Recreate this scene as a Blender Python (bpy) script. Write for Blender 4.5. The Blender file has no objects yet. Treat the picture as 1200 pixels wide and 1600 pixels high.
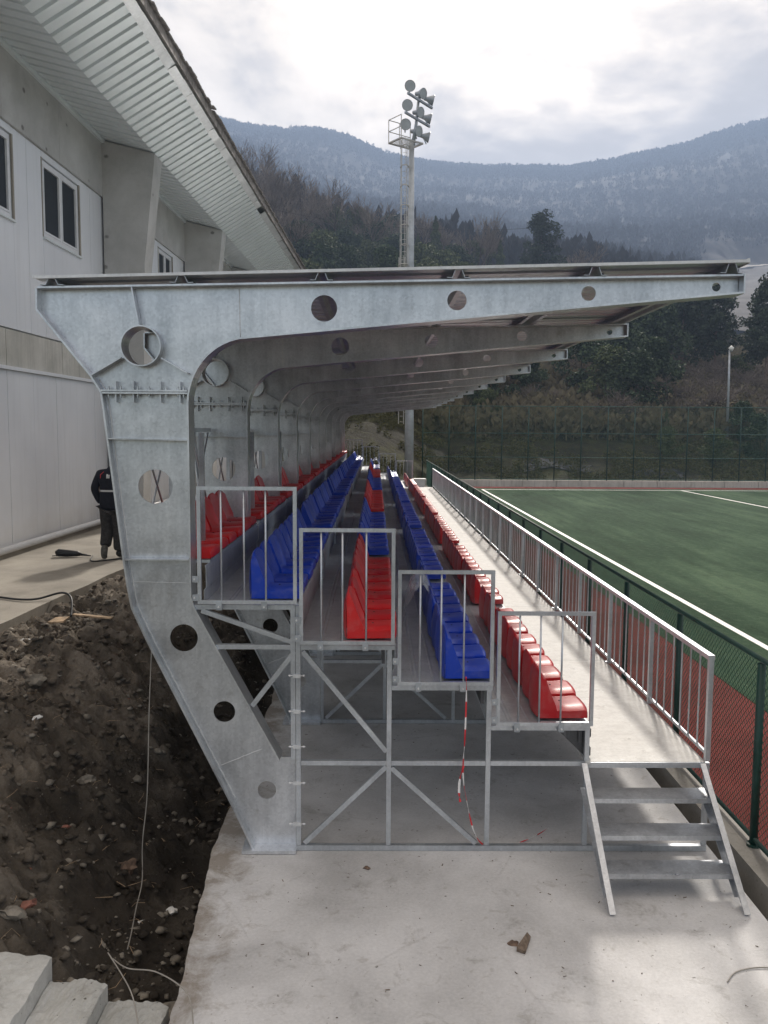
import bpy, bmesh, math, random
import numpy as np
from mathutils import Vector, Matrix, Euler
random.seed(7); rng = np.random.default_rng(7)
sc = bpy.context.scene
COL = sc.collection
rad = math.radians

# ------------------------------------------------------------------ camera, sky, sun, exposure
CAM_H = 3.28
cd = bpy.data.cameras.new('camera'); cam = bpy.data.objects.new('camera', cd); COL.objects.link(cam)
cd.sensor_fit = 'VERTICAL'; cd.sensor_height = 32.0; cd.lens = 27.0      # 1350 px on a 1600 px high picture
cam.matrix_world = (Matrix.Translation((0, 0, CAM_H)) @ Matrix.Rotation(-rad(0.5823), 4, 'Z')
                    @ Matrix.Rotation(math.pi/2 - rad(5.4129), 4, 'X') @ Matrix.Rotation(rad(0.35), 4, 'Z'))
cd.clip_start = 0.05; cd.clip_end = 6000
sc.camera = cam

SUN_EL, SUN_AZ = rad(32), rad(11.5)           # azimuth measured from +Y towards +X
SD = Vector((math.sin(SUN_AZ)*math.cos(SUN_EL), math.cos(SUN_AZ)*math.cos(SUN_EL), math.sin(SUN_EL)))
sl = bpy.data.lights.new('sun', 'SUN'); so = bpy.data.objects.new('sun', sl); COL.objects.link(so)
sl.energy = 2.0; sl.angle = rad(4.5); sl.color = (1.0, 0.93, 0.84)
so.rotation_euler = (-SD).to_track_quat('-Z', 'Y').to_euler()

sc.view_settings.view_transform = 'Standard'; sc.view_settings.look = 'None'
sc.view_settings.gamma = 1.0; sc.view_settings.use_curve_mapping = False
sc.view_settings.exposure = 1.55

class NT:
    """tiny node-tree writer"""
    def __init__(s, tree): s.t = tree; s.n = tree.nodes; s.l = tree.links
    def new(s, typ, props=None, **inp):
        nd = s.n.new(typ)
        for k, v in (props or {}).items(): setattr(nd, k, v)
        for k, v in inp.items():
            key = int(k[1:]) if k[0] == 'i' and k[1:].isdigit() else k.replace('_', ' ')
            s.set(nd.inputs[key], v)
        return nd
    def set(s, sock, v):
        if isinstance(v, bpy.types.NodeSocket): s.l.new(v, sock)
        elif isinstance(v, bpy.types.Node): s.l.new(v.outputs[0], sock)
        else: sock.default_value = v
    def math(s, op, a, b=0.0, c=None, clamp=False):
        nd = s.n.new('ShaderNodeMath'); nd.operation = op; nd.use_clamp = clamp
        s.set(nd.inputs[0], a); s.set(nd.inputs[1], b)
        if c is not None: s.set(nd.inputs[2], c)
        return nd.outputs[0]
    def ramp(s, fac, stops, interp='LINEAR'):
        nd = s.n.new('ShaderNodeValToRGB'); cr = nd.color_ramp; cr.interpolation = interp
        while len(cr.elements) < len(stops): cr.elements.new(0.5)
        for e, (p, c) in zip(cr.elements, stops):
            e.position = p
            e.color = (c[0], c[1], c[2], 1) if not isinstance(c, (int, float)) else (c, c, c, 1)
        s.set(nd.inputs[0], fac); return nd.outputs[0]
    def mix(s, fac, a, b, mode='MIX'):
        nd = s.n.new('ShaderNodeMix'); nd.data_type = 'RGBA'; nd.blend_type = mode
        s.set(nd.inputs[0], fac)
        for i, v in ((6, a), (7, b)):
            if isinstance(v, tuple) and len(v) == 3: v = (*v, 1)
            s.set(nd.inputs[i], v)
        return nd.outputs[2]
    def noise(s, vec, scale, detail=4, rough=0.55, dist=0.0):
        nd = s.new('ShaderNodeTexNoise', None, Scale=scale, Detail=detail, Roughness=rough, Distortion=dist)
        s.set(nd.inputs['Vector'], vec); return nd.outputs[0]
    def mapping(s, vec, scale=(1, 1, 1), loc=(0, 0, 0), rot=(0, 0, 0)):
        nd = s.new('ShaderNodeMapping'); s.set(nd.inputs[0], vec)
        nd.inputs['Location'].default_value = loc; nd.inputs['Scale'].default_value = scale
        nd.inputs['Rotation'].default_value = rot; return nd.outputs[0]

w = bpy.data.worlds.new('World'); sc.world = w; w.use_nodes = True
T = NT(w.node_tree); T.n.clear()
sky = T.new('ShaderNodeTexSky', {'sky_type': 'NISHITA', 'sun_disc': False, 'sun_elevation': SUN_EL, 'sun_rotation': SUN_AZ,
                                 'altitude': 200, 'air_density': 1.0, 'dust_density': 2.0})
tc = T.new('ShaderNodeTexCoord'); sep = T.new('ShaderNodeSeparateXYZ', None, i0=tc.outputs['Generated'])
zz = T.math('ADD', T.math('MAXIMUM', sep.outputs[2], 0.0), 0.16)
cmb = T.new('ShaderNodeCombineXYZ', None, i0=T.math('DIVIDE', sep.outputs[0], zz), i1=T.math('DIVIDE', sep.outputs[1], zz), i2=0.0)
big = T.noise(T.mapping(cmb.outputs[0], (0.9, 0.9, 1), (3.1, 1.7, 0)), 1.5, 7, 0.62, 0.35)
fine = T.noise(T.mapping(cmb.outputs[0], (1.0, 1.0, 1), (9.1, 4.7, 0)), 5.5, 6, 0.6, 0.2)
cl = T.math('ADD', T.math('MULTIPLY', big, 0.75), T.math('MULTIPLY', fine, 0.25))
ccol = T.ramp(cl, [(0.41, (0.72, 0.615, 0.475)), (0.47, (0.60, 0.515, 0.40)), (0.515, (0.44, 0.385, 0.315)), (0.57, (0.31, 0.28, 0.25))])
dot = T.new('ShaderNodeVectorMath', {'operation': 'DOT_PRODUCT'}, i0=tc.outputs['Generated'], i1=tuple(Vector((math.sin(rad(5))*math.cos(rad(30)), math.cos(rad(5))*math.cos(rad(30)), math.sin(rad(30))))))
d0 = T.math('MAXIMUM', dot.outputs['Value'], 0.0)
g1 = T.math('MULTIPLY', T.math('POWER', d0, 90.0), 0.45); g2 = T.math('MULTIPLY', T.math('POWER', d0, 6.0), 0.10)
glow = T.math('ADD', T.math('ADD', g1, g2), T.math('MULTIPLY_ADD', T.math('MAXIMUM', sep.outputs[2], 0.0), 0.95, 0.20))   # overcast sky: brighter towards the zenith
ccol = T.mix(1.0, ccol, T.new('ShaderNodeCombineColor', None, i0=glow, i1=T.math('MULTIPLY', glow, 0.98), i2=T.math('MULTIPLY', glow, 0.96)).outputs[0], 'MULTIPLY')
cover = T.math('MULTIPLY', T.ramp(cl, [(0.25, 0.80), (0.6, 0.97)]), T.math('MULTIPLY_ADD', dot.outputs['Value'], 0.22, 0.78))
skym = T.new('ShaderNodeVectorMath', {'operation': 'SCALE'}, i0=sky.outputs[0]); skym.inputs['Scale'].default_value = 0.10
tot = T.mix(cover, skym.outputs[0], ccol)
bg = T.new('ShaderNodeBackground', None, Color=tot, Strength=1.0)
out = T.new('ShaderNodeOutputWorld'); T.l.new(bg.outputs[0], out.inputs[0])

# ------------------------------------------------------------------ materials
MATS = {}
def material(name, build, rough=0.6, metal=0.0, spec=0.5):
    m = bpy.data.materials.new(name); m.use_nodes = True
    t = NT(m.node_tree); b = t.n['Principled BSDF']
    b.inputs['Roughness'].default_value = rough; b.inputs['Metallic'].default_value = metal
    b.inputs['Specular IOR Level'].default_value = spec
    tcn = t.new('ShaderNodeTexCoord')
    build(t, b, tcn.outputs['Object'])
    MATS[name] = m; return m
def bump(t, b, h, strength=0.3, dist=0.01):
    nd = t.new('ShaderNodeBump', None, Strength=strength, Distance=dist); t.set(nd.inputs['Height'], h)
    t.l.new(nd.outputs[0], b.inputs['Normal'])
def rnd(t): return t.new('ShaderNodeObjectInfo').outputs['Random']

def galv(name, dark, light, metal=0.7, rl=0.32, rh=0.55, dirt=0.5):
    def f(t, b, v):
        wv = t.new('ShaderNodeNewGeometry').outputs['Position']
        a = t.noise(wv, 1.5, 7, 0.6, 0.8); s = t.noise(t.mapping(wv, (7, 7, 0.8)), 1.6, 4, 0.6)
        vor = t.new('ShaderNodeTexVoronoi', None, Scale=55.0); t.set(vor.inputs['Vector'], wv)
        f1 = t.math('ADD', t.math('MULTIPLY', a, 0.6), t.math('MULTIPLY', s, 0.3))
        f1 = t.math('ADD', f1, t.math('MULTIPLY', vor.outputs[1], 0.10))
        c = t.ramp(f1, [(0.34, dark), (0.64, light)])
        sp = t.noise(wv, 13, 3, 0.7); m2 = t.ramp(sp, [(0.66, 0.0), (0.74, 1.0)])
        c = t.mix(t.math('MULTIPLY', m2, 0.35*dirt), c, (0.62, 0.64, 0.66))
        d2 = t.ramp(t.noise(wv, 5.0, 8, 0.75, 0.3), [(0.60, 0.0), (0.72, 1.0)])
        c = t.mix(t.math('MULTIPLY', d2, 0.55*dirt), c, (0.20, 0.185, 0.165))
        dr = t.ramp(t.noise(t.mapping(wv, (26, 26, 1.1)), 1.0, 3, 0.6), [(0.60, 0.0), (0.72, 1.0)])
        c = t.mix(t.math('MULTIPLY', t.math('MULTIPLY', dr, t.ramp(a, [(0.42, 0.0), (0.55, 1.0)])), 0.45*dirt), c, (0.80, 0.82, 0.85))
        t.l.new(c, b.inputs['Base Color'])
        t.l.new(t.math('MULTIPLY_ADD', a, rh-rl, rl), b.inputs['Roughness'])
        bump(t, b, t.noise(wv, 22, 3), 0.12, 0.004)
    return material(name, f, metal=metal)
galv('galvanised_web', (0.38, 0.40, 0.43), (0.73, 0.755, 0.79), 0.72, 0.20, 0.46, 0.75)
galv('galvanised_tube', (0.38, 0.405, 0.44), (0.64, 0.675, 0.715), 0.65, 0.25, 0.45, 0.5)
galv('deck_steel', (0.40, 0.425, 0.45), (0.64, 0.675, 0.70), 0.35, 0.28, 0.5, 0.8)
galv('walkway_steel', (0.42, 0.41, 0.39), (0.68, 0.675, 0.655), 0.05, 0.62, 0.8, 1.3)
galv('roof_steel', (0.52, 0.56, 0.60), (0.72, 0.76, 0.80), 0.35, 0.25, 0.4, 0.1)
galv('dark_steel', (0.05, 0.05, 0.055), (0.11, 0.11, 0.115), 0.4, 0.45, 0.6, 0.3)
galv('edge_flashing', (0.5, 0.51, 0.52), (0.75, 0.76, 0.77), 0.3, 0.3, 0.5, 0.4)

def plastic(name, c1, c2):
    def f(t, b, v):
        r = rnd(t); c = t.mix(r, c1, c2)
        nz = t.noise(t.new('ShaderNodeNewGeometry').outputs['Position'], 9, 5); c = t.mix(t.math('MULTIPLY', t.ramp(nz, [(0.5, 0.0), (0.72, 1.0)]), 0.16), c, (0.50, 0.46, 0.43))
        t.l.new(c, b.inputs['Base Color'])
        t.l.new(t.math('MULTIPLY_ADD', nz, 0.2, 0.27), b.inputs['Roughness'])
        bump(t, b, t.noise(v, 260, 2), 0.05, 0.001)
    return material(name, f, spec=0.5)
plastic('red_plastic', (0.48, 0.008, 0.014), (0.70, 0.022, 0.024))
plastic('blue_plastic', (0.005, 0.036, 0.36), (0.010, 0.060, 0.52))

def conc(name, lo, hi, holes=False, stain=0.5, streak=False, mud=False):
    def f(t, b, v):
        wv = t.new('ShaderNodeNewGeometry').outputs['Position']
        a = t.noise(wv, 0.9, 8, 0.62, 0.3); g = t.noise(wv, 45, 4, 0.7)
        c = t.ramp(t.math('ADD', t.math('MULTIPLY', a, 0.75), t.math('MULTIPLY', g, 0.25)), [(0.36, lo), (0.62, hi)])
        st = t.ramp(t.noise(wv, 2.6, 9, 0.78, 0.5), [(0.56, 0.0), (0.70, 1.0)])
        c = t.mix(t.math('MULTIPLY', st, 0.45*stain), c, (0.17, 0.155, 0.13))
        sp = t.ramp(t.noise(wv, 26, 2, 0.5), [(0.70, 0.0), (0.745, 1.0)])
        c = t.mix(t.math('MULTIPLY', sp, 0.6*stain), c, (0.09, 0.08, 0.065))
        if mud:      # trodden-in soil along the dug edge and in loose patches
            px_ = t.new('ShaderNodeSeparateXYZ', None, i0=wv).outputs[0]; nn_ = t.noise(wv, 3.4, 8, 0.75, 0.4)
            ed = t.ramp(t.math('ADD', t.math('ADD', px_, 1.25), t.math('MULTIPLY', t.math('SUBTRACT', nn_, 0.5), 1.6)), [(0.0, 0.75), (0.35, 0.0)])
            c = t.mix(ed, c, (0.20, 0.165, 0.125))
            fp = t.ramp(t.noise(t.mapping(wv, (1, 1, 1), (4, 2, 0)), 7.5, 4, 0.6, 1.2), [(0.62, 0.0), (0.70, 0.30)])
            c = t.mix(fp, c, (0.24, 0.215, 0.18))
        if streak:
            s = t.ramp(t.noise(t.mapping(wv, (6, 6, 0.35)), 1.5, 5, 0.7), [(0.5, 0.0), (0.72, 1.0)])
            c = t.mix(t.math('MULTIPLY', s, 0.35), c, (0.12, 0.11, 0.10))
        vc = t.new('ShaderNodeTexVoronoi', {'feature': 'DISTANCE_TO_EDGE'}, Scale=0.55); t.set(vc.inputs['Vector'], t.new('ShaderNodeVectorMath', {'operation': 'ADD'}, i0=wv, i1=t.new('ShaderNodeTexNoise', None, Scale=1.2, Detail=6.0).outputs[1]).outputs[0])
        ck = t.math('MULTIPLY', t.ramp(vc.outputs[0], [(0.0, 1.0), (0.006, 0.0)]), t.ramp(a, [(0.50, 0.0), (0.56, 1.0)]))
        c = t.mix(t.math('MULTIPLY', ck, 0.12*stain), c, (0.12, 0.11, 0.10))
        if holes:
            vo = t.new('ShaderNodeTexVoronoi', None, Scale=1.0, Randomness=0.25); t.set(vo.inputs['Vector'], t.mapping(wv, (0.9, 0.9, 1.15)))
            h = t.ramp(t.math('ADD', vo.outputs[0], t.math('MULTIPLY', g, 0.03)), [(0.055, 1.0), (0.085, 0.0)])
            c = t.mix(t.math('MULTIPLY', h, 0.7), c, (0.09, 0.085, 0.08))
        t.l.new(c, b.inputs['Base Color'])
        bump(t, b, t.math('ADD', t.math('MULTIPLY', g, 0.6), t.math('MULTIPLY', a, 2.0)), 0.35, 0.006)
    return material(name, f, rough=0.85, spec=0.25)
conc('slab_concrete', (0.40, 0.396, 0.395), (0.65, 0.646, 0.648), stain=1.15, mud=True)
conc('path_concrete', (0.23, 0.21, 0.18), (0.38, 0.35, 0.30), stain=0.9)
conc('wall_concrete', (0.38, 0.375, 0.36), (0.53, 0.525, 0.51), holes=True, stain=0.4)
conc('band_concrete', (0.42, 0.41, 0.37), (0.60, 0.58, 0.53), stain=0.5, streak=True)
conc('kerb_concrete', (0.22, 0.21, 0.19), (0.36, 0.34, 0.31), stain=0.9)
conc('step_concrete', (0.33, 0.33, 0.31), (0.56, 0.56, 0.54), stain=1.5)

def flat(name, c, rough=0.6, metal=0.0, var=0.25, scale=6.0, spec=0.5, bmp=0.1):
    def f(t, b, v):
        n = t.noise(v, scale, 5, 0.6)
        lo = tuple(x*(1-var) for x in c); hi = tuple(min(1, x*(1+var)) for x in c)
        t.l.new(t.ramp(n, [(0.35, lo), (0.65, hi)]), b.inputs['Base Color'])
        if bmp: bump(t, b, t.noise(v, scale*8, 3), bmp, 0.003)
    return material(name, f, rough, metal, spec)
def wpf(t, b, v):
    wv = t.new('ShaderNodeNewGeometry').outputs['Position']; z = t.new('ShaderNodeSeparateXYZ', None, i0=wv).outputs[2]
    c = t.ramp(t.noise(wv, 0.5, 4), [(0.35, (0.70, 0.72, 0.755)), (0.65, (0.79, 0.81, 0.84))])
    s = t.ramp(t.noise(t.mapping(wv, (5, 5, 0.25)), 1.6, 5, 0.7), [(0.50, 0.0), (0.75, 1.0)]); c = t.mix(t.math('MULTIPLY', s, 0.16), c, (0.40, 0.39, 0.37))
    d = t.math('MULTIPLY', t.ramp(t.math('ADD', z, t.math('MULTIPLY', t.noise(wv, 3, 5), 0.6)), [(0.0, 1.0), (1.0, 0.0)]), 1.0)
    d = t.ramp(t.math('SUBTRACT', t.math('ADD', z, t.math('MULTIPLY', t.noise(wv, 3, 5), 0.5)), 1.0), [(0.1, 0.45), (0.9, 0.0)]); c = t.mix(d, c, (0.42, 0.38, 0.32))
    t.l.new(c, b.inputs['Base Color']); t.l.new(t.math('MULTIPLY_ADD', s, 0.2, 0.36), b.inputs['Roughness']); bump(t, b, t.noise(wv, 1.1, 2), 0.06, 0.02)
material('white_panel', wpf)
flat('soffit_panel', (0.70, 0.745, 0.755), 0.38, 0.1, 0.06, 1.0, bmp=0.02)
flat('soffit_groove', (0.26, 0.265, 0.25), 0.6, 0.0, 0.1)
flat('window_frame', (0.72, 0.73, 0.75), 0.35, 0, 0.04, bmp=0)
flat('window_glass', (0.03, 0.037, 0.045), 0.45, 0, 0.2, 1.0, 0.10, bmp=0)
flat('roof_tile', (0.24, 0.215, 0.20), 0.8, 0, 0.4)
flat('fence_green', (0.008, 0.045, 0.035), 0.45, 0, 0.2)
flat('rail_green', (0.06, 0.13, 0.11), 0.5, 0, 0.2)
flat('mesh_green', (0.02, 0.10, 0.07), 0.5, 0, 0.2, bmp=0)
flat('black_rubber', (0.012, 0.012, 0.013), 0.5, 0, 0.3)
flat('white_paint', (0.72, 0.72, 0.70), 0.6, 0, 0.18, 12)
flat('mast_steel', (0.40, 0.43, 0.46), 0.45, 0.4, 0.15, 3)
flat('ladder_steel', (0.45, 0.44, 0.42), 0.5, 0.4, 0.15, 3)
flat('lamp_housing', (0.30, 0.33, 0.36), 0.4, 0.5, 0.15, 3)
flat('lamp_glass', (0.40, 0.43, 0.46), 0.15, 0.0, 0.1, 3, bmp=0)
flat('tape_red', (0.60, 0.03, 0.04), 0.4, 0, 0.1, bmp=0)
flat('tape_white', (0.80, 0.79, 0.78), 0.4, 0, 0.05, bmp=0)
flat('cable_grey', (0.30, 0.28, 0.25), 0.6, 0, 0.2)
flat('jacket_navy', (0.010, 0.011, 0.018), 0.8, 0, 0.3, 20, 0.3)
flat('trouser_grey', (0.045, 0.043, 0.042), 0.9, 0, 0.3, 20, 0.2)
flat('boot_black', (0.02, 0.019, 0.018), 0.6, 0, 0.3, 20)
flat('boot_sole', (0.10, 0.095, 0.085), 0.8, 0, 0.3, 20)
flat('skin', (0.45, 0.27, 0.19), 0.55, 0, 0.1, 20)
flat('hair', (0.02, 0.015, 0.012), 0.7, 0, 0.3, 40)
flat('reflective_strip', (0.50, 0.50, 0.50), 0.35, 0, 0.05)
flat('timber', (0.42, 0.30, 0.19), 0.8, 0, 0.35, 14)
flat('weathered_wood', (0.16, 0.12, 0.09), 0.85, 0, 0.4, 18)
flat('litter_white', (0.75, 0.75, 0.73), 0.6, 0, 0.1)
flat('brick_red', (0.22, 0.095, 0.07), 0.9, 0, 0.3, 15)
flat('stone_grey', (0.20, 0.18, 0.15), 0.9, 0, 0.4, 12)
flat('stone_brown', (0.14, 0.095, 0.07), 0.95, 0, 0.45, 14)
flat('bark', (0.075, 0.058, 0.045), 0.95, 0, 0.35, 5, 0.2)
flat('bark_pale', (0.17, 0.125, 0.10), 0.95, 0, 0.35, 5, 0.2)
flat('cabinet_white', (0.62, 0.64, 0.64), 0.5, 0, 0.08, 4)

def leafmat(name, c1, c2, trans=0.25):
    def f(t, b, v):
        g = t.new('ShaderNodeNewGeometry')
        n = t.noise(g.outputs['Position'], 0.8, 3, 0.6)
        fac = t.math('ADD', t.math('MULTIPLY', g.outputs['Random Per Island'], 0.5), t.math('MULTIPLY', n, 0.6))
        c = t.mix(fac, c1, c2)
        c = t.mix(t.math('MULTIPLY', rnd(t), 0.35), c, tuple(0.5*(x+y)*0.6 for x, y in zip(c1, c2)))
        t.l.new(c, b.inputs['Base Color'])
    return material(name, f, rough=0.75, spec=0.2)
leafmat('leaf_dark', (0.022, 0.042, 0.022), (0.080, 0.110, 0.055))
leafmat('leaf_mid', (0.035, 0.055, 0.024), (0.14, 0.165, 0.070))
leafmat('leaf_pine', (0.020, 0.034, 0.024), (0.070, 0.092, 0.056))
leafmat('twig_brown', (0.10, 0.082, 0.070), (0.24, 0.20, 0.17))
leafmat('brush', (0.07, 0.060, 0.034), (0.24, 0.205, 0.125))
leafmat('far_wood', (0.024, 0.024, 0.025), (0.038, 0.035, 0.035))
leafmat('grass_dry', (0.045, 0.050, 0.018), (0.18, 0.17, 0.085))

def soilf(t, b, v):
    wv = t.new('ShaderNodeNewGeometry').outputs['Position']
    a = t.noise(wv, 1.3, 7, 0.65, 0.4); g = t.noise(wv, 30, 6, 0.75)
    c = t.ramp(a, [(0.36, (0.072, 0.062, 0.052)), (0.5, (0.145, 0.125, 0.103)), (0.62, (0.26, 0.228, 0.19))])
    c = t.mix(t.ramp(g, [(0.40, 0.0), (0.70, 0.6)]), c, (0.15, 0.12, 0.085))
    sp = t.ramp(t.noise(wv, 48, 2, 0.5), [(0.70, 0.0), (0.74, 1.0)])
    c = t.mix(t.math('MULTIPLY', sp, 0.7), c, (0.34, 0.31, 0.27))
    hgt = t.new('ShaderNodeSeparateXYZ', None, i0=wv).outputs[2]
    low_dark = t.ramp(t.math('ADD', hgt, t.math('MULTIPLY', a, 0.5)), [(0.0, 0.65), (0.65, 0.0)])   # soil colour gets darker towards the bottom of the trench
    c = t.mix(low_dark, c, (0.020, 0.017, 0.014))
    t.l.new(c, b.inputs['Base Color'])
    bump(t, b, t.math('ADD', g, t.math('MULTIPLY', a, 1.5)), 0.9, 0.03)
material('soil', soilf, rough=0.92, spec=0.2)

def turff(t, b, v):
    wv = t.new('ShaderNodeNewGeometry').outputs['Position']
    a = t.noise(t.mapping(wv, (0.35, 0.12, 1), rot=(0, 0, 0.5)), 1.0, 6, 0.6, 0.6); g = t.noise(wv, 60, 4, 0.7)
    st = t.noise(t.mapping(wv, (1.6, 0.10, 1), rot=(0, 0, -0.9)), 1.4, 5, 0.65)
    c = t.ramp(t.math('ADD', t.math('MULTIPLY', a, 0.45), t.math('ADD', t.math('MULTIPLY', st, 0.25), t.math('MULTIPLY', g, 0.3))),
               [(0.36, (0.015, 0.033, 0.018)), (0.50, (0.034, 0.068, 0.038)), (0.64, (0.085, 0.135, 0.080))])
    sp = t.ramp(t.noise(wv, 5.5, 6, 0.75), [(0.50, 0.0), (0.70, 1.0)]); c = t.mix(t.math('MULTIPLY', sp, 0.35), c, (0.13, 0.17, 0.11))
    dk = t.ramp(t.noise(t.mapping(wv, (1, 0.25, 1), rot=(0, 0, 0.3)), 2.2, 6, 0.7), [(0.52, 0.0), (0.66, 1.0)]); c = t.mix(t.math('MULTIPLY', dk, 0.35), c, (0.012, 0.024, 0.012))
    t.l.new(c, b.inputs['Base Color']); bump(t, b, g, 0.8, 0.02)
material('turf', turff, rough=0.95, spec=0.06)
def trackf(t, b, v):
    wv = t.new('ShaderNodeNewGeometry').outputs['Position']
    a = t.noise(wv, 0.8, 5, 0.6); g = t.noise(wv, 90, 3, 0.7)
    c = t.ramp(t.math('ADD', t.math('MULTIPLY', a, 0.4), t.math('MULTIPLY', g, 0.6)), [(0.38, (0.080, 0.015, 0.014)), (0.62, (0.20, 0.040, 0.036))])
    t.l.new(c, b.inputs['Base Color']); bump(t, b, g, 0.6, 0.006)
material('track', trackf, rough=0.95, spec=0.08)
def hillf(t, b, v):
    wv = t.new('ShaderNodeNewGeometry').outputs['Position']
    a = t.noise(wv, 0.16, 8, 0.7, 0.5); g = t.noise(wv, 1.6, 6, 0.7); h = t.noise(wv, 0.012, 8, 0.7)
    c = t.ramp(t.math('ADD', t.math('MULTIPLY', a, 0.6), t.math('MULTIPLY', g, 0.4)),
               [(0.36, (0.014, 0.014, 0.010)), (0.47, (0.028, 0.026, 0.018)), (0.56, (0.045, 0.047, 0.020)), (0.68, (0.075, 0.068, 0.042))])
    far = t.ramp(h, [(0.4, (0.018, 0.017, 0.017)), (0.6, (0.026, 0.024, 0.024))])
    y = t.new('ShaderNodeSeparateXYZ', None, i0=wv)
    c = t.mix(t.ramp(t.math('MULTIPLY', y.outputs[1], 0.001), [(0.12, 0.0), (0.25, 1.0)]), c, far)
    t.l.new(c, b.inputs['Base Color']); bump(t, b, g, 0.6, 0.3)
material('hillside', hillf, rough=0.95, spec=0.1)
flat('quarry_rock', (0.045, 0.042, 0.043), 0.9, 0, 0.3, 0.08, 0.2)
flat('bare_ground', (0.07, 0.062, 0.042), 0.95, 0, 0.35, 0.4, 0.2)
flat('geotextile', (0.045, 0.047, 0.055), 0.9, 0, 0.4, 1.2, 0.1)
def filmf(t, b, v):
    b.inputs['Base Color'].default_value = (0.75, 0.80, 0.86, 1); b.inputs['Roughness'].default_value = 0.18
    b.inputs['Alpha'].default_value = 0.38
    bump(t, b, t.noise(v, 14, 4, 0.7, 1.0), 0.6, 0.02)
material('clear_film', filmf)

# ------------------------------------------------------------------ mesh helpers
class MB:
    def __init__(s): s.v = []; s.f = []; s.m = []
    def add(s, vs, fs, mi=0):
        b = len(s.v); s.v += [tuple(p) for p in vs]; s.f += [tuple(b+i for i in f) for f in fs]; s.m += [mi]*len(fs); return s
    def box(s, x0, x1, y0, y1, z0, z1, mi=0):
        return s.add([(x0,y0,z0),(x1,y0,z0),(x1,y1,z0),(x0,y1,z0),(x0,y0,z1),(x1,y0,z1),(x1,y1,z1),(x0,y1,z1)],
                     [(0,3,2,1),(4,5,6,7),(0,1,5,4),(1,2,6,5),(2,3,7,6),(3,0,4,7)], mi)
    def bar(s, a, b, w, h, up=(0,0,1), mi=0):
        """rectangular bar from a to b, w across, h along up"""
        a = Vector(a); b = Vector(b); d = (b-a).normalized(); u = Vector(up)
        if abs(d.dot(u)) > 0.98: u = Vector((0,1,0)) if abs(d.y) < .9 else Vector((1,0,0))
        sd = d.cross(u).normalized(); u = sd.cross(d).normalized()
        vs = []
        for p in (a, b):
            for i, j in ((-1,-1),(1,-1),(1,1),(-1,1)): vs.append(p + sd*(i*w/2) + u*(j*h/2))
        return s.add(vs, [(0,1,2,3),(7,6,5,4),(0,4,5,1),(1,5,6,2),(2,6,7,3),(3,7,4,0)], mi)
    def tube(s, pts, r, n=8, mi=0, caps=True):
        rs = r if isinstance(r, (list, tuple)) else [r]*len(pts)
        P = [Vector(p) for p in pts]; b = len(s.v); ref = Vector((0,0,1))
        for i, p in enumerate(P):
            d = (P[min(i+1, len(P)-1)] - P[max(i-1, 0)]).normalized()
            rr = ref if abs(d.dot(ref)) < 0.95 else Vector((0,1,0))
            e1 = d.cross(rr).normalized(); e2 = d.cross(e1).normalized()
            for k in range(n):
                a = 2*math.pi*k/n; s.v.append(tuple(p + (e1*math.cos(a)+e2*math.sin(a))*rs[i]))
        for i in range(len(P)-1):
            for k in range(n):
                k2 = (k+1) % n; s.f.append((b+i*n+k, b+i*n+k2, b+(i+1)*n+k2, b+(i+1)*n+k)); s.m.append(mi)
        if caps:
            s.f.append(tuple(b+k for k in reversed(range(n)))); s.m.append(mi)
            s.f.append(tuple(b+(len(P)-1)*n+k for k in range(n))); s.m.append(mi)
        return s
    def prism(s, pts, y0, y1, mi=0):
        """polygon in XZ pushed from y0 to y1"""
        n = len(pts); vs = [(x, y0, z) for x, z in pts] + [(x, y1, z) for x, z in pts]
        fs = [tuple(range(n)), tuple(range(2*n-1, n-1, -1))] + [(i, i+n, (i+1) % n + n, (i+1) % n) for i in range(n)]
        return s.add(vs, fs, mi)
    def strip(s, pts, th, y0, y1, mi=0, closed=False):
        """plate of thickness th following an XZ path, to the left of the path"""
        P = [Vector((x, 0, z)) for x, z in pts]; n = len(P); off = []
        for i in range(n):
            if closed: a, c = P[i-1], P[(i+1) % n]
            else: a, c = P[max(i-1, 0)], P[min(i+1, n-1)]
            d = (c-a).normalized(); off.append(Vector((-d.z, 0, d.x))*th)
        vs = []
        for p, o in zip(P, off):
            q = p+o
            vs += [(p.x, y0, p.z), (p.x, y1, p.z), (q.x, y1, q.z), (q.x, y0, q.z)]
        fs = []
        rngn = range(n) if closed else range(n-1)
        for i in rngn:
            j = (i+1) % n
            for k in range(4): k2 = (k+1) % 4; fs.append((i*4+k, i*4+k2, j*4+k2, j*4+k))
        if not closed: fs += [(3,2,1,0), tuple((n-1)*4+k for k in range(4))]
        return s.add(vs, fs, mi)
    def mesh(s, name, mats, smooth=False):
        me = bpy.data.meshes.new(name); me.from_pydata(s.v, [], s.f)
        for m in (mats if isinstance(mats, (list, tuple)) else [mats]): me.materials.append(MATS[m])
        if any(s.m): me.polygons.foreach_set('material_index', s.m)
        if smooth: me.polygons.foreach_set('use_smooth', [True]*len(me.polygons))
        me.update(); return me
    def build(s, name, mats, parent=None, smooth=False, **k):
        return place(s.mesh(name, mats, smooth), name, parent, **k)

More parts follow.
